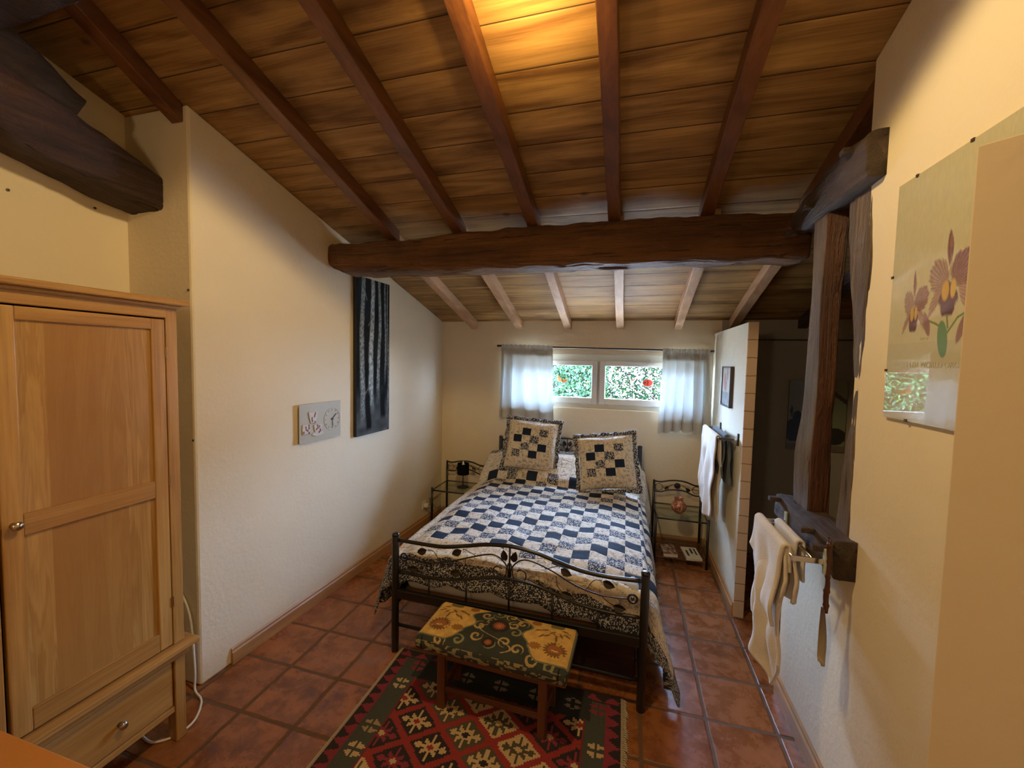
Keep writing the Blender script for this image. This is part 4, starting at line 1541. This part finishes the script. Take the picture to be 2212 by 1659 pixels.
QS0, QS1, QT0, QT1 = 0.10, 2.42, -0.150, 2.22
XL, XRr, YF, ZT = 0.46, 1.945, 0.046, 0.628


def head_profile(t, x):
    """arc-length t -> (y, z) rising over the sleeping pillows"""
    t1 = 1.53 + 0.05 * math.sin(x * 4.0)
    if t < t1:
        return t, 0.0
    d = t - t1
    # small valley, then climb
    rise = 0.50 * min(d, 0.30)
    y = t1 + min(d, 0.30) * 0.80
    z = rise - 0.03 * math.sin(min(d / 0.12, 1) * PI)
    if d > 0.30:
        y += (d - 0.30) * 0.52
        z += (d - 0.30) * 0.52 - max(0, d - 0.42) * 0.45
    return y, z


def quilt_pos(s, t):
    # s: flat x coordinate, t: flat y coordinate
    ds = 0.0
    x = s
    sd = 1
    if s < XL:
        ds = XL - s
        x = XL
        sd = -1
    elif s > XRr:
        ds = s - XRr
        x = XRr
    dt = max(0.0, YF - t)
    y, hz = head_profile(max(t, YF), x)
    z = ZT + hz
    inner = min(smooth01((s - XL) / 0.25), smooth01((XRr - s) / 0.25)) if ds == 0 else 0.0
    z += qnoise(s, t) * (0.35 + 0.9 * inner)
    z -= 0.050 * (1 - smooth01((s - XL) / 0.16)) if ds == 0 else 0.050
    z -= 0.040 * (1 - smooth01((XRr - s) / 0.20)) if ds == 0 else 0.040 if sd > 0 else 0.0
    z -= 0.020 * (1 - smooth01((t - YF) / 0.15))
    if ds == 0 and dt == 0:
        return x, y, z
    r = math.hypot(ds, dt)
    # rounded lip then fall
    R = 0.05
    if r < R * PI / 2:
        a = r / R
        out, fall = R * math.sin(a), R * (1 - math.cos(a))
    else:
        out, fall = R, R + (r - R * PI / 2)
    if dt > 0 and ds == 0:
        wv = 0.006 * math.sin(s * 21)
        return x, y - min(out, 0.030) + wv * min(1, dt / 0.1), z - fall
    if ds > 0 and dt == 0:
        wv = 0.030 * math.sin(t * 7.5 + (0 if sd > 0 else 2)) * min(1, fall / 0.3)
        fl = out + 0.10 * max(0, fall - 0.06) + wv
        return x + sd * fl, y, max(0.012, z - fall)
    # corner cone: cloth falls and hangs outside the post
    ux, uy = ds / r, dt / r
    ox = out * (0.3 + 0.7 * ux) + max(0.0, fall - 0.03) * (0.05 + 0.24 * ux)
    return x + sd * ox, y - min(out, 0.03) * uy - 0.03 * uy * ux * min(1, fall / 0.3), max(0.014, z - fall)


def quilt_fn(u, v):
    s = QS0 + (QS1 - QS0) * u
    # scalloped outer edges
    t0 = QT0 + 0.012 - 0.034 * abs(math.sin(s * 11.5))
    # left side of the foot hangs less far down, the right front corner further
    t = t0 + (QT1 - t0) * v
    s2 = s
    if v < 0.2:
        t -= (0.2 - v) / 0.2 * (0.075 * smooth01((s - 1.0) / 0.9))
    return quilt_pos(s2, t)


def quilt_uv(u, v):
    return (QS0 + (QS1 - QS0) * u, QT0 + (QT1 - QT0) * v)


bm = sheet(150, 180, quilt_fn, quilt_uv)
o = obj('quilt', bm, M['quilt'], smooth=True, solid=0.010)
tag(o, 'navy and cream patchwork quilt with print hem spread over the bed', 'quilt')

# sleeping pillows beneath the quilt are hidden; the two patchwork cushions stand on top
def cushion(loc, rx, ry, rz, label, w_=0.495, h_=0.475):
    root = thing('cushion', loc, label, 'cushion', group='patchwork cushions on the bed')
    root.rotation_euler = (rx, ry, rz)

    def f(u, v, side):
        a, b = u * 2 - 1, v * 2 - 1
        k = (1 - abs(a) ** 3.2) * (1 - abs(b) ** 3.2)
        th = 0.075 * max(k, 0) ** 0.5
        pin = 1 - 0.045 * (1 - abs(a)) * abs(b) ** 2
        pin2 = 1 - 0.045 * (1 - abs(b)) * abs(a) ** 2
        wob = 0.006 * mnoise.noise(Vector((a * 3, b * 3, loc[0] * 5)))
        return (a * w_ / 2 * pin2, side * (-th - wob), (b * pin + 1) * h_ / 2)
    bmf = sheet(36, 36, lambda u, v: f(u, v, 1))
    obj('front', bmf, M['cushion'], root, smooth=True)
    obj('back', sheet(24, 24, lambda u, v: f(u, v, -1)), M['print'], root, smooth=True)
    # gathered ruffle border
    N_ = 240
    bm = bmesh.new()
    uvl = bm.loops.layers.uv.new('UVMap')
    pin = []
    for k in range(N_):
        t = k / N_ * 4
        sd, q = int(t), t - int(t)
        a, b = [(-1 + 2 * q, -1), (1, -1 + 2 * q), (1 - 2 * q, 1), (-1, 1 - 2 * q)][sd]
        cx, cz = a * w_ / 2, (b + 1) * h_ / 2
        nx, nz = (a if abs(a) == 1 else 0), (b if abs(b) == 1 else 0)
        e = min(q, 1 - q)
        na, nb = [(0, -1), (1, 0), (0, 1), (-1, 0)][sd]
        if e < 0.08:
            dd = Vector((a, b)).normalized()
            m_ = e / 0.08
            na, nb = (na * m_ + dd.x * (1 - m_)), (nb * m_ + dd.y * (1 - m_))
        ext = 0.026 + 0.009 * abs(math.sin(k * 0.262)) + (0.030 * (1 - e / 0.08) if e < 0.08 else 0)
        wv = 0.006 * math.sin(k * 0.9) + 0.004 * math.sin(k * 0.37) + 0.008
        pin.append(((cx * 0.985, 0.004, cz), (cx + na * ext * 0.5, wv * 0.5, cz + nb * ext * 0.5), (cx + na * ext, wv, cz + nb * ext)))
    V_ = [[bm.verts.new(p) for p in row] for row in pin]
    for k in range(N_):
        for q in range(2):
            fc = bm.faces.new((V_[k][q], V_[(k + 1) % N_][q], V_[(k + 1) % N_][q + 1], V_[k][q + 1]))
            for lp in fc.loops:
                c = lp.vert.co
                lp[uvl].uv = (c.x, c.z)
    obj('ruffle', bm, M['print'], root, smooth=True, solid=0.004)
    return root


cushion((0.905, 1.655, 0.725), -0.30, 0.055, 0.0, 'patchwork cushion on the left of the bed head, standing upright')
cushion((1.675, 1.515, 0.655), -0.33, -0.135, 0.0, 'patchwork cushion on the right of the bed head, tilted to one side')


# ------------------------------------------------------------------ nightstands
def nightstand(x0, x1, y0, y1, label, sh):
    cx, cy = (x0 + x1) / 2, (y0 + y1) / 2
    r = thing('nightstand', (cx, cy, 0), label, 'nightstand')
    hx, hy = (x1 - x0) / 2, (y1 - y0) / 2
    for sx in (-1, 1):
        obj('leg', T([(sx * hx, -hy, 0), (sx * hx, -hy, 0.440)], 0.0115, 12), M['black'], r, smooth=True)
        obj('leg', T([(sx * hx, hy, 0), (sx * hx, hy, 0.640)], 0.0115, 12), M['black'], r, smooth=True)
    bm = bmesh.new()
    for z in (0.410,):
        for a, b in (((-hx, -hy), (hx, -hy)), ((hx, -hy), (hx, hy)), ((hx, hy), (-hx, hy)), ((-hx, hy), (-hx, -hy))):
            tube(bm, [(a[0], a[1], z), (b[0], b[1], z)], 0.0075, 8)
    obj('shelf_frame', bm, M['black'], r, smooth=True)
    obj('glass_shelf', B(((-hx + 0.008, -hy + 0.008, 0.414), (hx - 0.008, hy - 0.008, 0.420))), M['shelfglass'], r)
    bm = bmesh.new()
    for a, b in (((-hx, -hy), (hx, -hy)), ((hx, -hy), (hx, hy)), ((hx, hy), (-hx, hy)), ((-hx, hy), (-hx, -hy))):
        tube(bm, [(a[0], a[1], sh), (b[0], b[1], sh)], 0.007, 8)
    for k in range(1, 11):
        y = -hy + 2 * hy * k / 11
        box(bm, (-hx, y - 0.006, sh - 0.003), (hx, y + 0.006, sh + 0.003))
    obj('lower_shelf', bm, M['benchwood'], r)
    w_ = hx
    topc = [(-w_, 0.628), (-w_ * 0.7, 0.625), (-w_ * 0.35, 0.643), (0, 0.650), (w_ * 0.35, 0.643), (w_ * 0.7, 0.618), (w_, 0.615)]
    lowc = [(x, z - 0.098 + (0.006 if abs(x) < w_ * 0.5 else 0)) for x, z in topc]
    obj('top_rail', T(cat([(x, hy, z) for x, z in topc], 6), 0.0075, 10), M['black'], r, smooth=True)
    obj('lower_rail', T(cat([(x, hy, z) for x, z in lowc], 6), 0.0065, 10), M['black'], r, smooth=True)
    for sx in (-1, 1):
        bm = bmesh.new()
        tube(bm, [(sx * (w_ - 0.045) + 0.034 * math.cos(a), hy, 0.572 + 0.034 * math.sin(a)) for a in [2 * PI * q / 24 for q in range(24)]], 0.0028, 6, closed=True)
        tube(bm, cat([(sx * (w_ - 0.08), hy, 0.575), (sx * (w_ - 0.11), hy, 0.565), (sx * 0.04, hy, 0.610)], 6), 0.0025, 6)
        obj('scroll', bm, M['black'], r, smooth=True)
    for sx in (-1, 1):
        bm = bmesh.new()
        leaf_bm(bm, (sx * 0.115, 0.573), PI / 2 + sx * 0.9, 0.8, hy)
        bmesh.ops.translate(bm, verts=bm.verts, vec=(0, 0, -0.02))
        obj('leaf', bm, M['black'], r)
    bm = lathe(bmesh.new(), [(0.0, 0.008), (0.012, 0.008), (0.022, 0.002), (0.027, 0.006), (0.030, 0.0), (0.0, -0.002)], seg=14)
    bmesh.ops.rotate(bm, verts=bm.verts, matrix=Matrix.Rotation(PI / 2, 3, 'X'))
    bmesh.ops.translate(bm, verts=bm.verts, vec=(0, hy, 0.598))
    obj('rosette', bm, M['black'], r, smooth=True)
    return r


nightstand(-0.118, 0.335, 1.68, 2.05, 'black metal nightstand with glass top left of the bed, carrying a lamp', 0.10)
nightstand(2.09, 2.518, 1.64, 2.05, 'black metal nightstand with glass top right of the bed, carrying a vase', 0.062)

lp = thing('table_lamp', (0.155, 1.855, 0.4205), 'small lamp with a black drum shade on the left nightstand', 'lamp')
obj('base', lathe(bmesh.new(), [(0.0, 0.0), (0.060, 0.0), (0.062, 0.005), (0.050, 0.010), (0.006, 0.014), (0.0, 0.014)], seg=28), M['blacksatin'], lp, smooth=True)
obj('stem', T([(0, 0, 0.012), (0, 0, 0.20)], 0.005, 10), M['blacksatin'], lp, smooth=True)
obj('shade', lathe(bmesh.new(), [(0.061, 0.140), (0.062, 0.140), (0.062, 0.256), (0.061, 0.256), (0.060, 0.250), (0.060, 0.146), (0.061, 0.140)], seg=32), M['shade'], lp)
obj('bulb', lathe(bmesh.new(), [(0.0, 0.285), (0.006, 0.272), (0.015, 0.245), (0.017, 0.225), (0.010, 0.205), (0.010, 0.19), (0.0, 0.19)], seg=14), M['bulb'], lp, smooth=True)
obj('cord', T(cat([(0.055, 0.0, 0.006), (0.09, -0.02, 0.004), (0.12, 0.0, 0.004), (0.165, 0.02, 0.004)], 6), 0.0022, 6), M['blacksatin'], lp)

vs = thing('vase', (2.292, 1.80, 0.4205), 'small round reddish mosaic vase on the right nightstand', 'vase')
obj('vase_body', lathe(bmesh.new(), [(0.0, 0.0), (0.030, 0.0), (0.034, 0.004), (0.058, 0.028), (0.068, 0.055), (0.062, 0.085), (0.040, 0.106), (0.033, 0.114), (0.036, 0.130), (0.041, 0.140), (0.037, 0.139), (0.030, 0.118), (0.034, 0.106), (0.055, 0.083), (0.06, 0.055), (0.03, 0.01), (0.0, 0.008)], seg=32), M['vase'], vs, smooth=True)


def book(loc, rz, w_, d_, h_, cover, label, dots=0):
    r = thing('book', loc, label, 'book', rz, 'books on the lower shelf of the right nightstand')
    obj('pages', B(((-w_ / 2 + 0.003, -d_ / 2 + 0.003, 0.003), (w_ / 2 - 0.003, d_ / 2 - 0.003, h_ - 0.003))), M['paper'], r)
    obj('cover', B(((-w_ / 2, -d_ / 2, 0), (w_ / 2, d_ / 2, 0.003)), ((-w_ / 2, -d_ / 2, h_ - 0.003), (w_ / 2, d_ / 2, h_)), ((-w_ / 2, -d_ / 2, 0), (-w_ / 2 + 0.003, d_ / 2, h_))), cover, r)
    return r


def mk_cover():
    N = NT('mottled_cover', 0.4)
    N.col(N.mix(N.step(N.noise(N.co(), 38, 3), 0.45, 0.6), (0.14, 0.03, 0.02), (0.55, 0.45, 0.36)))
    return N.m


bk = book((2.215, 1.735, 0.0665), 0.12, 0.125, 0.19, 0.035, mk_cover(), 'thick paperback with a mottled red cover on the lower nightstand shelf')
bk2 = book((2.408, 1.755, 0.0665), 0.10, 0.135, 0.24, 0.015, M['paper'], 'pale thin book with dark marks on its cover, right of the red paperback')
obj('cover_marks', B(((-0.040, -0.06, 0.015), (-0.022, 0.05, 0.0156)), ((0.0, -0.01, 0.015), (0.018, 0.09, 0.0156)), ((0.035, -0.03, 0.015), (0.050, 0.095, 0.0156))), M['handdark'], bk2)


# ------------------------------------------------------------------ bench
BCX, BCY = 1.213, -0.238
bn = thing('bench', (BCX, BCY, 0.009), 'low wooden bench with a tapestry-covered seat at the foot of the bed', 'bench', rz=-0.035)


def tapestry(U, V):
    # U 0..1 along the length, V 0..1 front to back
    x = U * 0.78
    y = V * 0.33
    n = vnoise(x * 60, y * 60, 1)
    n2 = vnoise(x * 25, y * 25, 2)
    C = np.ones(U.shape + (3,)) * np.array([0.030, 0.036, 0.028])

    def put(m, c):
        nonlocal C
        C = np.where(m[..., None], np.array(c), C)
    # scrolls in the dark ground: spirals placed regularly
    gold, green = (0.40, 0.27, 0.10), (0.22, 0.20, 0.09)
    for cx, cy, s, h in ((0.30, 0.26, 1, 0), (0.36, 0.30, -1, 1), (0.43, 0.29, 1, 2), (0.50, 0.25, -1, 0), (0.29, 0.17, -1, 2), (0.48, 0.17, 1, 1), (0.30, 0.09, 1, 0), (0.38, 0.06, -1, 1), (0.45, 0.09, 1, 2), (0.52, 0.06, -1, 0), (0.22, 0.04, 1, 1), (0.60, 0.03, 1, 0), (0.33, 0.22, 1, 1), (0.46, 0.225, -1, 2), (0.13, 0.015, -1, 0), (0.68, 0.015, 1, 1)):
        dx, dy = x - cx, y - cy
        r = np.hypot(dx, dy)
        th = np.arctan2(dy, dx) * s
        sp = (r / 0.030 - th / (2 * PI) + h * 0.33) % 1.0
        put((r < 0.034) & (sp < 0.42) & (r > 0.004), gold if h != 1 else green)
    # stems
    put((np.abs(x - 0.39 - 0.10 * np.sin(y * 30)) < 0.006) & (y > 0.02) & (y < 0.32), gold)
    # central red rosettes on black
    for cx, cy, rr in ((0.385, 0.195, 0.036), (0.372, 0.065, 0.022)):
        dx, dy = x - cx, y - cy
        r = np.hypot(dx, dy * 1.1)
        put(r < rr * 1.55, (0.020, 0.014, 0.010))
        put(r < rr * (0.82 + 0.18 * np.cos(np.arctan2(dy, dx) * 14)), (0.33, 0.085, 0.035))
        put(r < rr * 0.35, (0.40, 0.14, 0.06))
    # gold end panels with stepped, wavy inner outline
    for side in (0, 1):
        q = x if side == 0 else 0.78 - x
        lim = 0.235 + 0.022 * np.sin(y * 44) - 0.10 * np.clip((0.10 - y) / 0.07, 0, 1) + 0.045 * np.clip((y - 0.23) / 0.08, 0, 1)
        ins = (q > 0.012) & (q < lim) & (y > 0.030 - 0.0 * q)
        rim = (q > 0.004) & (q < lim + 0.010) & (y > 0.020)
        put(rim, (0.16, 0.15, 0.08))
        base = np.array([0.60, 0.36, 0.10])
        C = np.where(ins[..., None], base * (0.85 + 0.25 * n[..., None]), C)
        brown, rust, olive = (0.19, 0.085, 0.02), (0.34, 0.12, 0.025), (0.15, 0.12, 0.03)
        fx, fy = (0.085, 0.115)
        dx, dy = q - fx, y - fy
        r = np.hypot(dx, dy * 1.15)
        th = np.arctan2(dy, dx)
        put(ins & (r < 0.060 * (0.70 + 0.30 * np.abs(np.cos(th * 9)))) & (n > 0.2), brown)
        put(ins & (r < 0.036) & (dy > -0.02), rust)
        put(ins & (np.abs(dy + 0.008 - 12 * dx * dx) < 0.004) & (np.abs(dx) < 0.017), (0.70, 0.45, 0.26))
        r2 = np.hypot(q - 0.185, (y - 0.115) * 1.3)
        put(ins & (r2 < 0.034 * (0.7 + 0.3 * np.abs(np.cos(np.arctan2(y - 0.115, q - 0.185) * 5)))), (0.30, 0.13, 0.02))
        put(ins & (blob(q, y, 0.105, 0.300, 0.036, 0.022, 0, 4) > 0), olive)
        put(ins & (blob(q, y, 0.215, 0.290, 0.026, 0.020) > 0), (0.30, 0.11, 0.025))
        for lx, ly, a in ((0.045, 0.235, 0.5), (0.075, 0.225, 1.0), (0.12, 0.235, 2.4), (0.16, 0.245, 2.8), (0.19, 0.235, -0.2), (0.095, 0.195, 1.5), (0.145, 0.205, -0.6), (0.17, 0.195, -0.9), (0.06, 0.265, 0.2)):
            put(ins & (blob(q, y, lx, ly, 0.020, 0.0058, a, 1.6) > 0), brown)
        put(ins & (np.abs(y - 0.235 - 0.02 * np.sin(q * 50)) < 0.0022) & (q < 0.21) & (q > 0.03), brown)
        put(ins & (np.abs(q - 0.10 - 0.01 * np.sin(y * 60)) < 0.002) & (y > 0.15) & (y < 0.24), brown)
    return C * (0.85 + 0.3 * n2[..., None])


def tap_place(U, V):
    # wraps the front edge: V 0..0.16 is the front side, then the top
    a = U * 2 - 1
    side = np.clip(V / 0.16, 0, 1)
    topv = np.clip((V - 0.16) / 0.84, 0, 1)
    ex_ = np.minimum(1 - np.abs(a), 1.0)
    edge = np.minimum(ex_ * 0.39, topv * 0.33)
    edge = np.minimum(edge, (1 - topv) * 0.33)
    rd = 0.018 * (1 - np.clip(edge / 0.03, 0, 1)) ** 2
    z = np.where(V < 0.16, 0.327 + side * 0.050, 0.391 + 0.010 * np.clip(edge / 0.1, 0, 1) - rd * 0.8)
    y = np.where(V < 0.16, -0.163 - 0.006 * np.sin(side * PI), -0.163 + topv * 0.326)
    cr = 0.012 * np.clip((0.03 - np.minimum(topv * 0.33, (1 - topv) * 0.33)) / 0.03, 0, 1)
    x = a * (0.388 - cr * (np.abs(a) > 0.9))
    return x, y, z


def tap_col(U, V):
    top_ = tapestry(U, np.clip((V - 0.16) / 0.84, 0, 1))
    x = U * 0.78
    y = V * 0.35
    n = vnoise(x * 45, y * 70, 9)
    sd_ = np.where((n > 0.62)[..., None], np.array([0.22, 0.20, 0.13]), np.array([0.035, 0.036, 0.030]))
    sd_ = np.where((vnoise(x * 60, y * 90, 4) > 0.75)[..., None], np.array([0.30, 0.22, 0.09]), sd_)
    return np.where((V < 0.16)[..., None], sd_, top_)


painted('seat_cover', 260, 150, tap_place, tap_col, M['vcol'], bn, smooth=True)
obj('seat_pad', B(((-0.383, -0.158, 0.327), (0.383, 0.162, 0.374))), plain('tapestry_side', (0.045, 0.043, 0.033), 0.9), bn, bevel=0.012)
obj('seat_board', B(((-0.375, -0.150, 0.305), (0.375, 0.150, 0.327))), M['benchwood'], bn, bevel=0.003)
obj('apron', B(((-0.25, -0.105, 0.255), (0.25, -0.088, 0.305)), ((-0.25, 0.088, 0.255), (0.25, 0.105, 0.305))), M['benchwood'], bn, bevel=0.003)
for sx in (-1, 1):
    for sy in (-1, 1):
        obj('leg', B(((sx * 0.262 - 0.021, sy * 0.098 - 0.019, 0.0), (sx * 0.262 + 0.021, sy * 0.098 + 0.019, 0.305))), M['benchleg'], bn, bevel=0.004)
    obj('stretcher', B(((sx * 0.262 - 0.012, -0.08, 0.075), (sx * 0.262 + 0.012, 0.08, 0.105))), M['benchwood'], bn, bevel=0.003)
obj('stretcher', B(((-0.242, -0.108, 0.085), (0.242, -0.090, 0.118))), M['benchwood'], bn, bevel=0.003)


# ------------------------------------------------------------------ kilim rug
RW, RL = 1.30, 2.0


def rug_col(U, V):
    x = U * RW
    y = V * RL            # distance from the far edge, towards the viewer
    x = np.floor(x / 0.0105) * 0.0105 + 0.005
    yq = np.floor(y / 0.0075) * 0.0075 + 0.0035
    black, olive, red, mag, cream, green = [0.020, 0.012, 0.012], [0.070, 0.058, 0.032], [0.26, 0.022, 0.018], [0.22, 0.022, 0.038], [0.50, 0.34, 0.17], [0.052, 0.056, 0.044]
    C = np.ones(U.shape + (3,)) * np.array(green)

    def put(m, c):
        nonlocal C
        C = np.where(m[..., None], np.array(c), C)
    # toothed outer border
    xd = np.minimum(x, RW - x)
    yd = np.minimum(yq, RL - yq)
    tooth = lambda t, per: np.abs(((t / per) % 1.0) - 0.5) * 2
    b1 = xd < 0.078
    put(b1, black)
    put(b1 & (xd > 0.010 + 0.060 * tooth(yq, 0.066)), mag)
    b2 = (yd < 0.058) & (xd > 0.02)
    put(b2, black)
    put(b2 & (yd > 0.008 + 0.045 * tooth(x, 0.10)) & (yd < 0.05) & ((x < 0.25) | (x > 1.12)), mag)
    # inner field
    fx0, fx1, fy0 = 0.185, 1.120, 0.19
    field = (x > fx0) & (x < fx1) & (yq > fy0) & (yq < RL - fy0)
    put((x > 0.16) & (x < 1.14) & (yq > 0.045) & (yq < fy0), [0.020, 0.022, 0.018])
    X, Y = x + 0.53, -yq - 0.012

    def lattice():
        hx, hy = 0.128, 0.1055
        p = (X - 0.860) / hx
        q = (Y + 0.446) / hy
        a = np.round((p + q) / 2)
        b = np.round((p - q) / 2)
        cx, cq = a + b, a - b
        return p - cx, q - cq, a
    dp, dq, kk = lattice()
    d = np.abs(dp) + np.abs(dq)
    kk = ((kk % 4) + 4) % 4
    put(field, red)
    inn = field & (d < 0.82)
    bgc = {0: black, 1: olive, 2: cream, 3: black}
    mot = {0: cream, 1: cream, 2: olive, 3: mag}
    cen = {0: red, 1: black, 2: cream, 3: cream}
    P, Q = np.abs(dp), np.abs(dq)
    for k in range(4):
        s = inn & (kk == k)
        put(s, bgc[k])
        m = (P / 0.36 + Q / 0.30 < 1) | (np.abs(P - 0.46) / 0.17 + Q / 0.20 < 1) | ((P > 0.10) & (P < 0.30) & (Q > 0.14) & (Q < 0.20 + (P - 0.10) * 1.15)) | ((P < 0.045) & (Q > 0.30) & (Q < 0.62))
        m &= ~((P > 0.045) & (P < 0.10) & (Q > 0.26))
        put(s & m, mot[k])
        if k == 2:
            put(s & (d > 0.70), cream)
        put(s & (P / 0.17 + Q / 0.17 < 1), cen[k])
    put((np.abs(x - fx0) < 0.008) & (yq > fy0 - 0.01), [0.15, 0.02, 0.02])
    put((np.abs(x - fx1) < 0.008) & (yq > fy0 - 0.01), [0.15, 0.02, 0.02])
    # split half-moon pairs
    prs = [(0.130, 0.245, cream), (0.135, 0.52, [0.34, 0.24, 0.12]), (0.135, 0.645, cream), (0.135, 0.95, cream), (1.180, 0.335, cream), (1.180, 0.62, cream), (1.178, 0.105, mag), (0.163, 0.105, mag)]
    prs += [(0.27 + 0.195 * k, 0.105, [0.28, 0.23, 0.18]) for k in range(1, 5)]
    for px, py, c in prs:
        dx, dy = np.abs(x - px), yq - py
        ad = np.abs(dy)
        m = (ad > 0.006) & (ad < 0.042 - dx * 0.55) & (dx < 0.040) & (dx > 0.0045 * (ad > 0.008)) & (ad > 0.006 + dx * 0.15)
        m &= ~((dx < 0.006) & (ad < 0.032))
        put(m, c)
    put(xd < 0.009, [0.34, 0.27, 0.18])
    return C * (0.9 + 0.2 * vnoise(x * 90, y * 300, 3)[..., None])


rg = thing('rug', (1.187, -1.012, 0.0), 'red and black kilim rug with stepped diamonds under the bench', 'rug')
painted('woven_field', 248, 534, lambda U, V: (-RW / 2 + U * RW + 0.004 * np.sin(V * 9), 1.0 - V * RL, 0.006 + 0 * U), rug_col, M['vcol'], rg, solid=0.006)
M['fringe'] = plain('cream_wool', (0.46, 0.37, 0.26), 0.95)
bm = bmesh.new()
rs = random.Random(4)
for k in range(170):
    y = 1.0 - 0.004 - k * 0.0118
    L_ = rs.uniform(0.018, 0.030)
    tube(bm, [(RW / 2 - 0.006, y, 0.008), (RW / 2 + L_ * 0.6, y - 0.004, 0.009), (RW / 2 + L_, y - 0.009, 0.004)], [0.0035, 0.0042, 0.002], 5)
obj('selvedge_tassels', bm, M['fringe'], rg, smooth=True)
bm = T([(-RW / 2 + 0.004 * math.sin(v * 9) - 0.004, 1.0 - v * RL, 0.006) for v in [q / 60 for q in range(61)]], 0.0055, 6)
obj('selvedge_cord', bm, M['fringe'], rg, smooth=True)


# ------------------------------------------------------------------ towel rails
def rail(loc, yl, bars, reach, platemat, label, plate_h=0.09, near_sheet=0.006):
    r = thing('towel_rail', loc, label, 'towel rail')
    for y in (-yl / 2, yl / 2):
        obj('wall_plate', B(((-0.010, y - 0.012, -plate_h / 2), (0, y + 0.012, plate_h / 2))), platemat, r, bevel=0.004)
        obj('arm', B(((-reach - 0.006, y - 0.004, -0.012), (-0.008, y + 0.004, 0.010))), M['chrome'], r, bevel=0.002)
    for b in bars:
        obj('bar', T([(-b, -yl / 2, 0), (-b, yl / 2, 0)], 0.006, 12), M['chrome'], r, smooth=True)
    return r


def towel(bx, y0, y1, zbar, front, back, mat, label, seed, fold=0.010, skew=0.0, thick=0.008, parent=None, name='towel', taper=0.0):
    """drapes over a bar along y at x=bx; front = -x side drop (fn of u), back = +x side drop"""
    rs = random.Random(seed)
    ph = [rs.uniform(0, 6.28) for _ in range(5)]
    fr = front if callable(front) else (lambda u: front)
    bk_ = back if callable(back) else (lambda u: back)

    def f(u, v):
        R = 0.014
        Fd, Bd = fr(u), bk_(u)
        tot = Fd + Bd + PI * R
        q = v * tot
        yy = y0 + (y1 - y0) * u
        if q < Bd:
            h = Bd - q
            x, z = R + 0.02 * 0 , -h
            out = -1
        elif q < Bd + PI * R:
            a = (q - Bd) / R
            x, z = R * math.cos(a), R * math.sin(a)
            h = 0
            out = 0
        else:
            h = q - Bd - PI * R
            x, z = -R, -h
            out = 1
        am = min(1, h / 0.25)
        wv = fold * am * (math.sin(u * 9 + ph[0]) + 0.6 * math.sin(u * 17 + ph[1] + h * 2))
        x += wv - 0.012 * am * out
        mid = (y0 + y1) / 2
        yy = mid + (yy - mid) * (1 - taper * min(1, h / 0.8)) + skew * h + 0.006 * math.sin(h * 14 + ph[2])
        k_ = min(1.0, h / 0.12)
        x += out * -0.0 + 0.020 * k_ * mnoise.noise(Vector((yy * 9, z * 6, seed)))
        yy += 0.022 * k_ * mnoise.noise(Vector((yy * 5, z * 9, seed + 3.3)))
        return (bx + x, yy, zbar + z)
    o = obj(name, sheet(40, 90, f), mat, parent, smooth=True, solid=thick)
    if parent is None:
        tag(settle(o), label, 'towel')
    return o


# rail on the partition
rail((2.583, 1.37, 1.245), 0.58, (0.129, 0.065), 0.129, M['blacksatin'], 'chrome double towel rail on the partition beside the window')
towel(2.454, 1.10, 1.64, 1.251, lambda u: 0.62 + 0.03 * math.sin(u * 5), lambda u: 0.66, M['towel_white'], 'long cream towel hanging on the partition rail above the nightstand', 3, 0.012, thick=0.007, taper=0.35)
towel(2.518, 1.12, 1.56, 1.251, lambda u: 0.30, lambda u: 0.36, M['towel_blue'], 'slate blue towel folded over the inner bar of the partition rail', 8, 0.006, thick=0.012, taper=0.15)

# rail on the sill timber
rail((2.562, -0.149, 1.03), 0.412, (0.112, 0.042), 0.112, M['greenplate'], 'chrome double towel rail fixed to the sill timber', plate_h=0.10)
towel(2.450, -0.315, 0.045, 1.036, lambda u: (0.49 + 0.52 * u) if u < 0.28 else (0.636 - 0.27 * (u - 0.28)), lambda u: 0.22 + 0.05 * u, M['towel_white'], 'large white terry towel on the outer bar of the sill timber rail', 15, 0.020, skew=-0.03, thick=0.012, taper=0.15)
towel(2.436, -0.325, 0.03, 1.050, lambda u: 0.33 - 0.20 * u, lambda u: 0.10, M['towel_white'], 'white terry hand towel lying over the large towel, pointed corner down', 17, 0.014, thick=0.014, taper=0.0)
towel(2.520, -0.225, 0.030, 1.036, lambda u: 0.10, lambda u: 0.16, M['towel_white'], 'small white cloth over the inner bar of the sill timber rail', 19, 0.004, thick=0.010)

# shoehorn hanging from a peg
sh = thing('shoehorn', (2.548, -0.405, 0.655), 'long shoehorn with dark knotted handle hanging at the sill timber end', 'shoehorn')
hp, hr = [], []
for k in range(30):
    t = k / 29
    hp.append((0.001 * math.sin(t * 20), 0.002 * math.sin(t * 9), 0.20 + t * 0.27))
    hr.append(0.0075 + 0.0028 * (abs(math.sin(t * 15)) > 0.93) + 0.0015 * math.sin(t * 7))
obj('handle', T(hp, hr, 10), M['bamboo'], sh, smooth=True)


def horn(u, v):
    wd_ = 0.011 + 0.017 * math.sin(min(1, (1 - v) * 1.25) * PI * 0.62) if v > 0.02 else 0.012
    a = (u - 0.5) * 2.2
    return (wd_ * math.cos(a) * 0.55 - 0.012, wd_ * math.sin(a) * 1.2, v * 0.215)


obj('horn_blade', sheet(12, 24, horn), M['horn'], sh, smooth=True, solid=0.003)
obj('loop', T([(0, 0.012 * math.cos(a), 0.478 + 0.014 * math.sin(a)) for a in [2 * PI * q / 16 for q in range(16)]], 0.0018, 6, closed=True), M['bamboo'], sh, smooth=True)
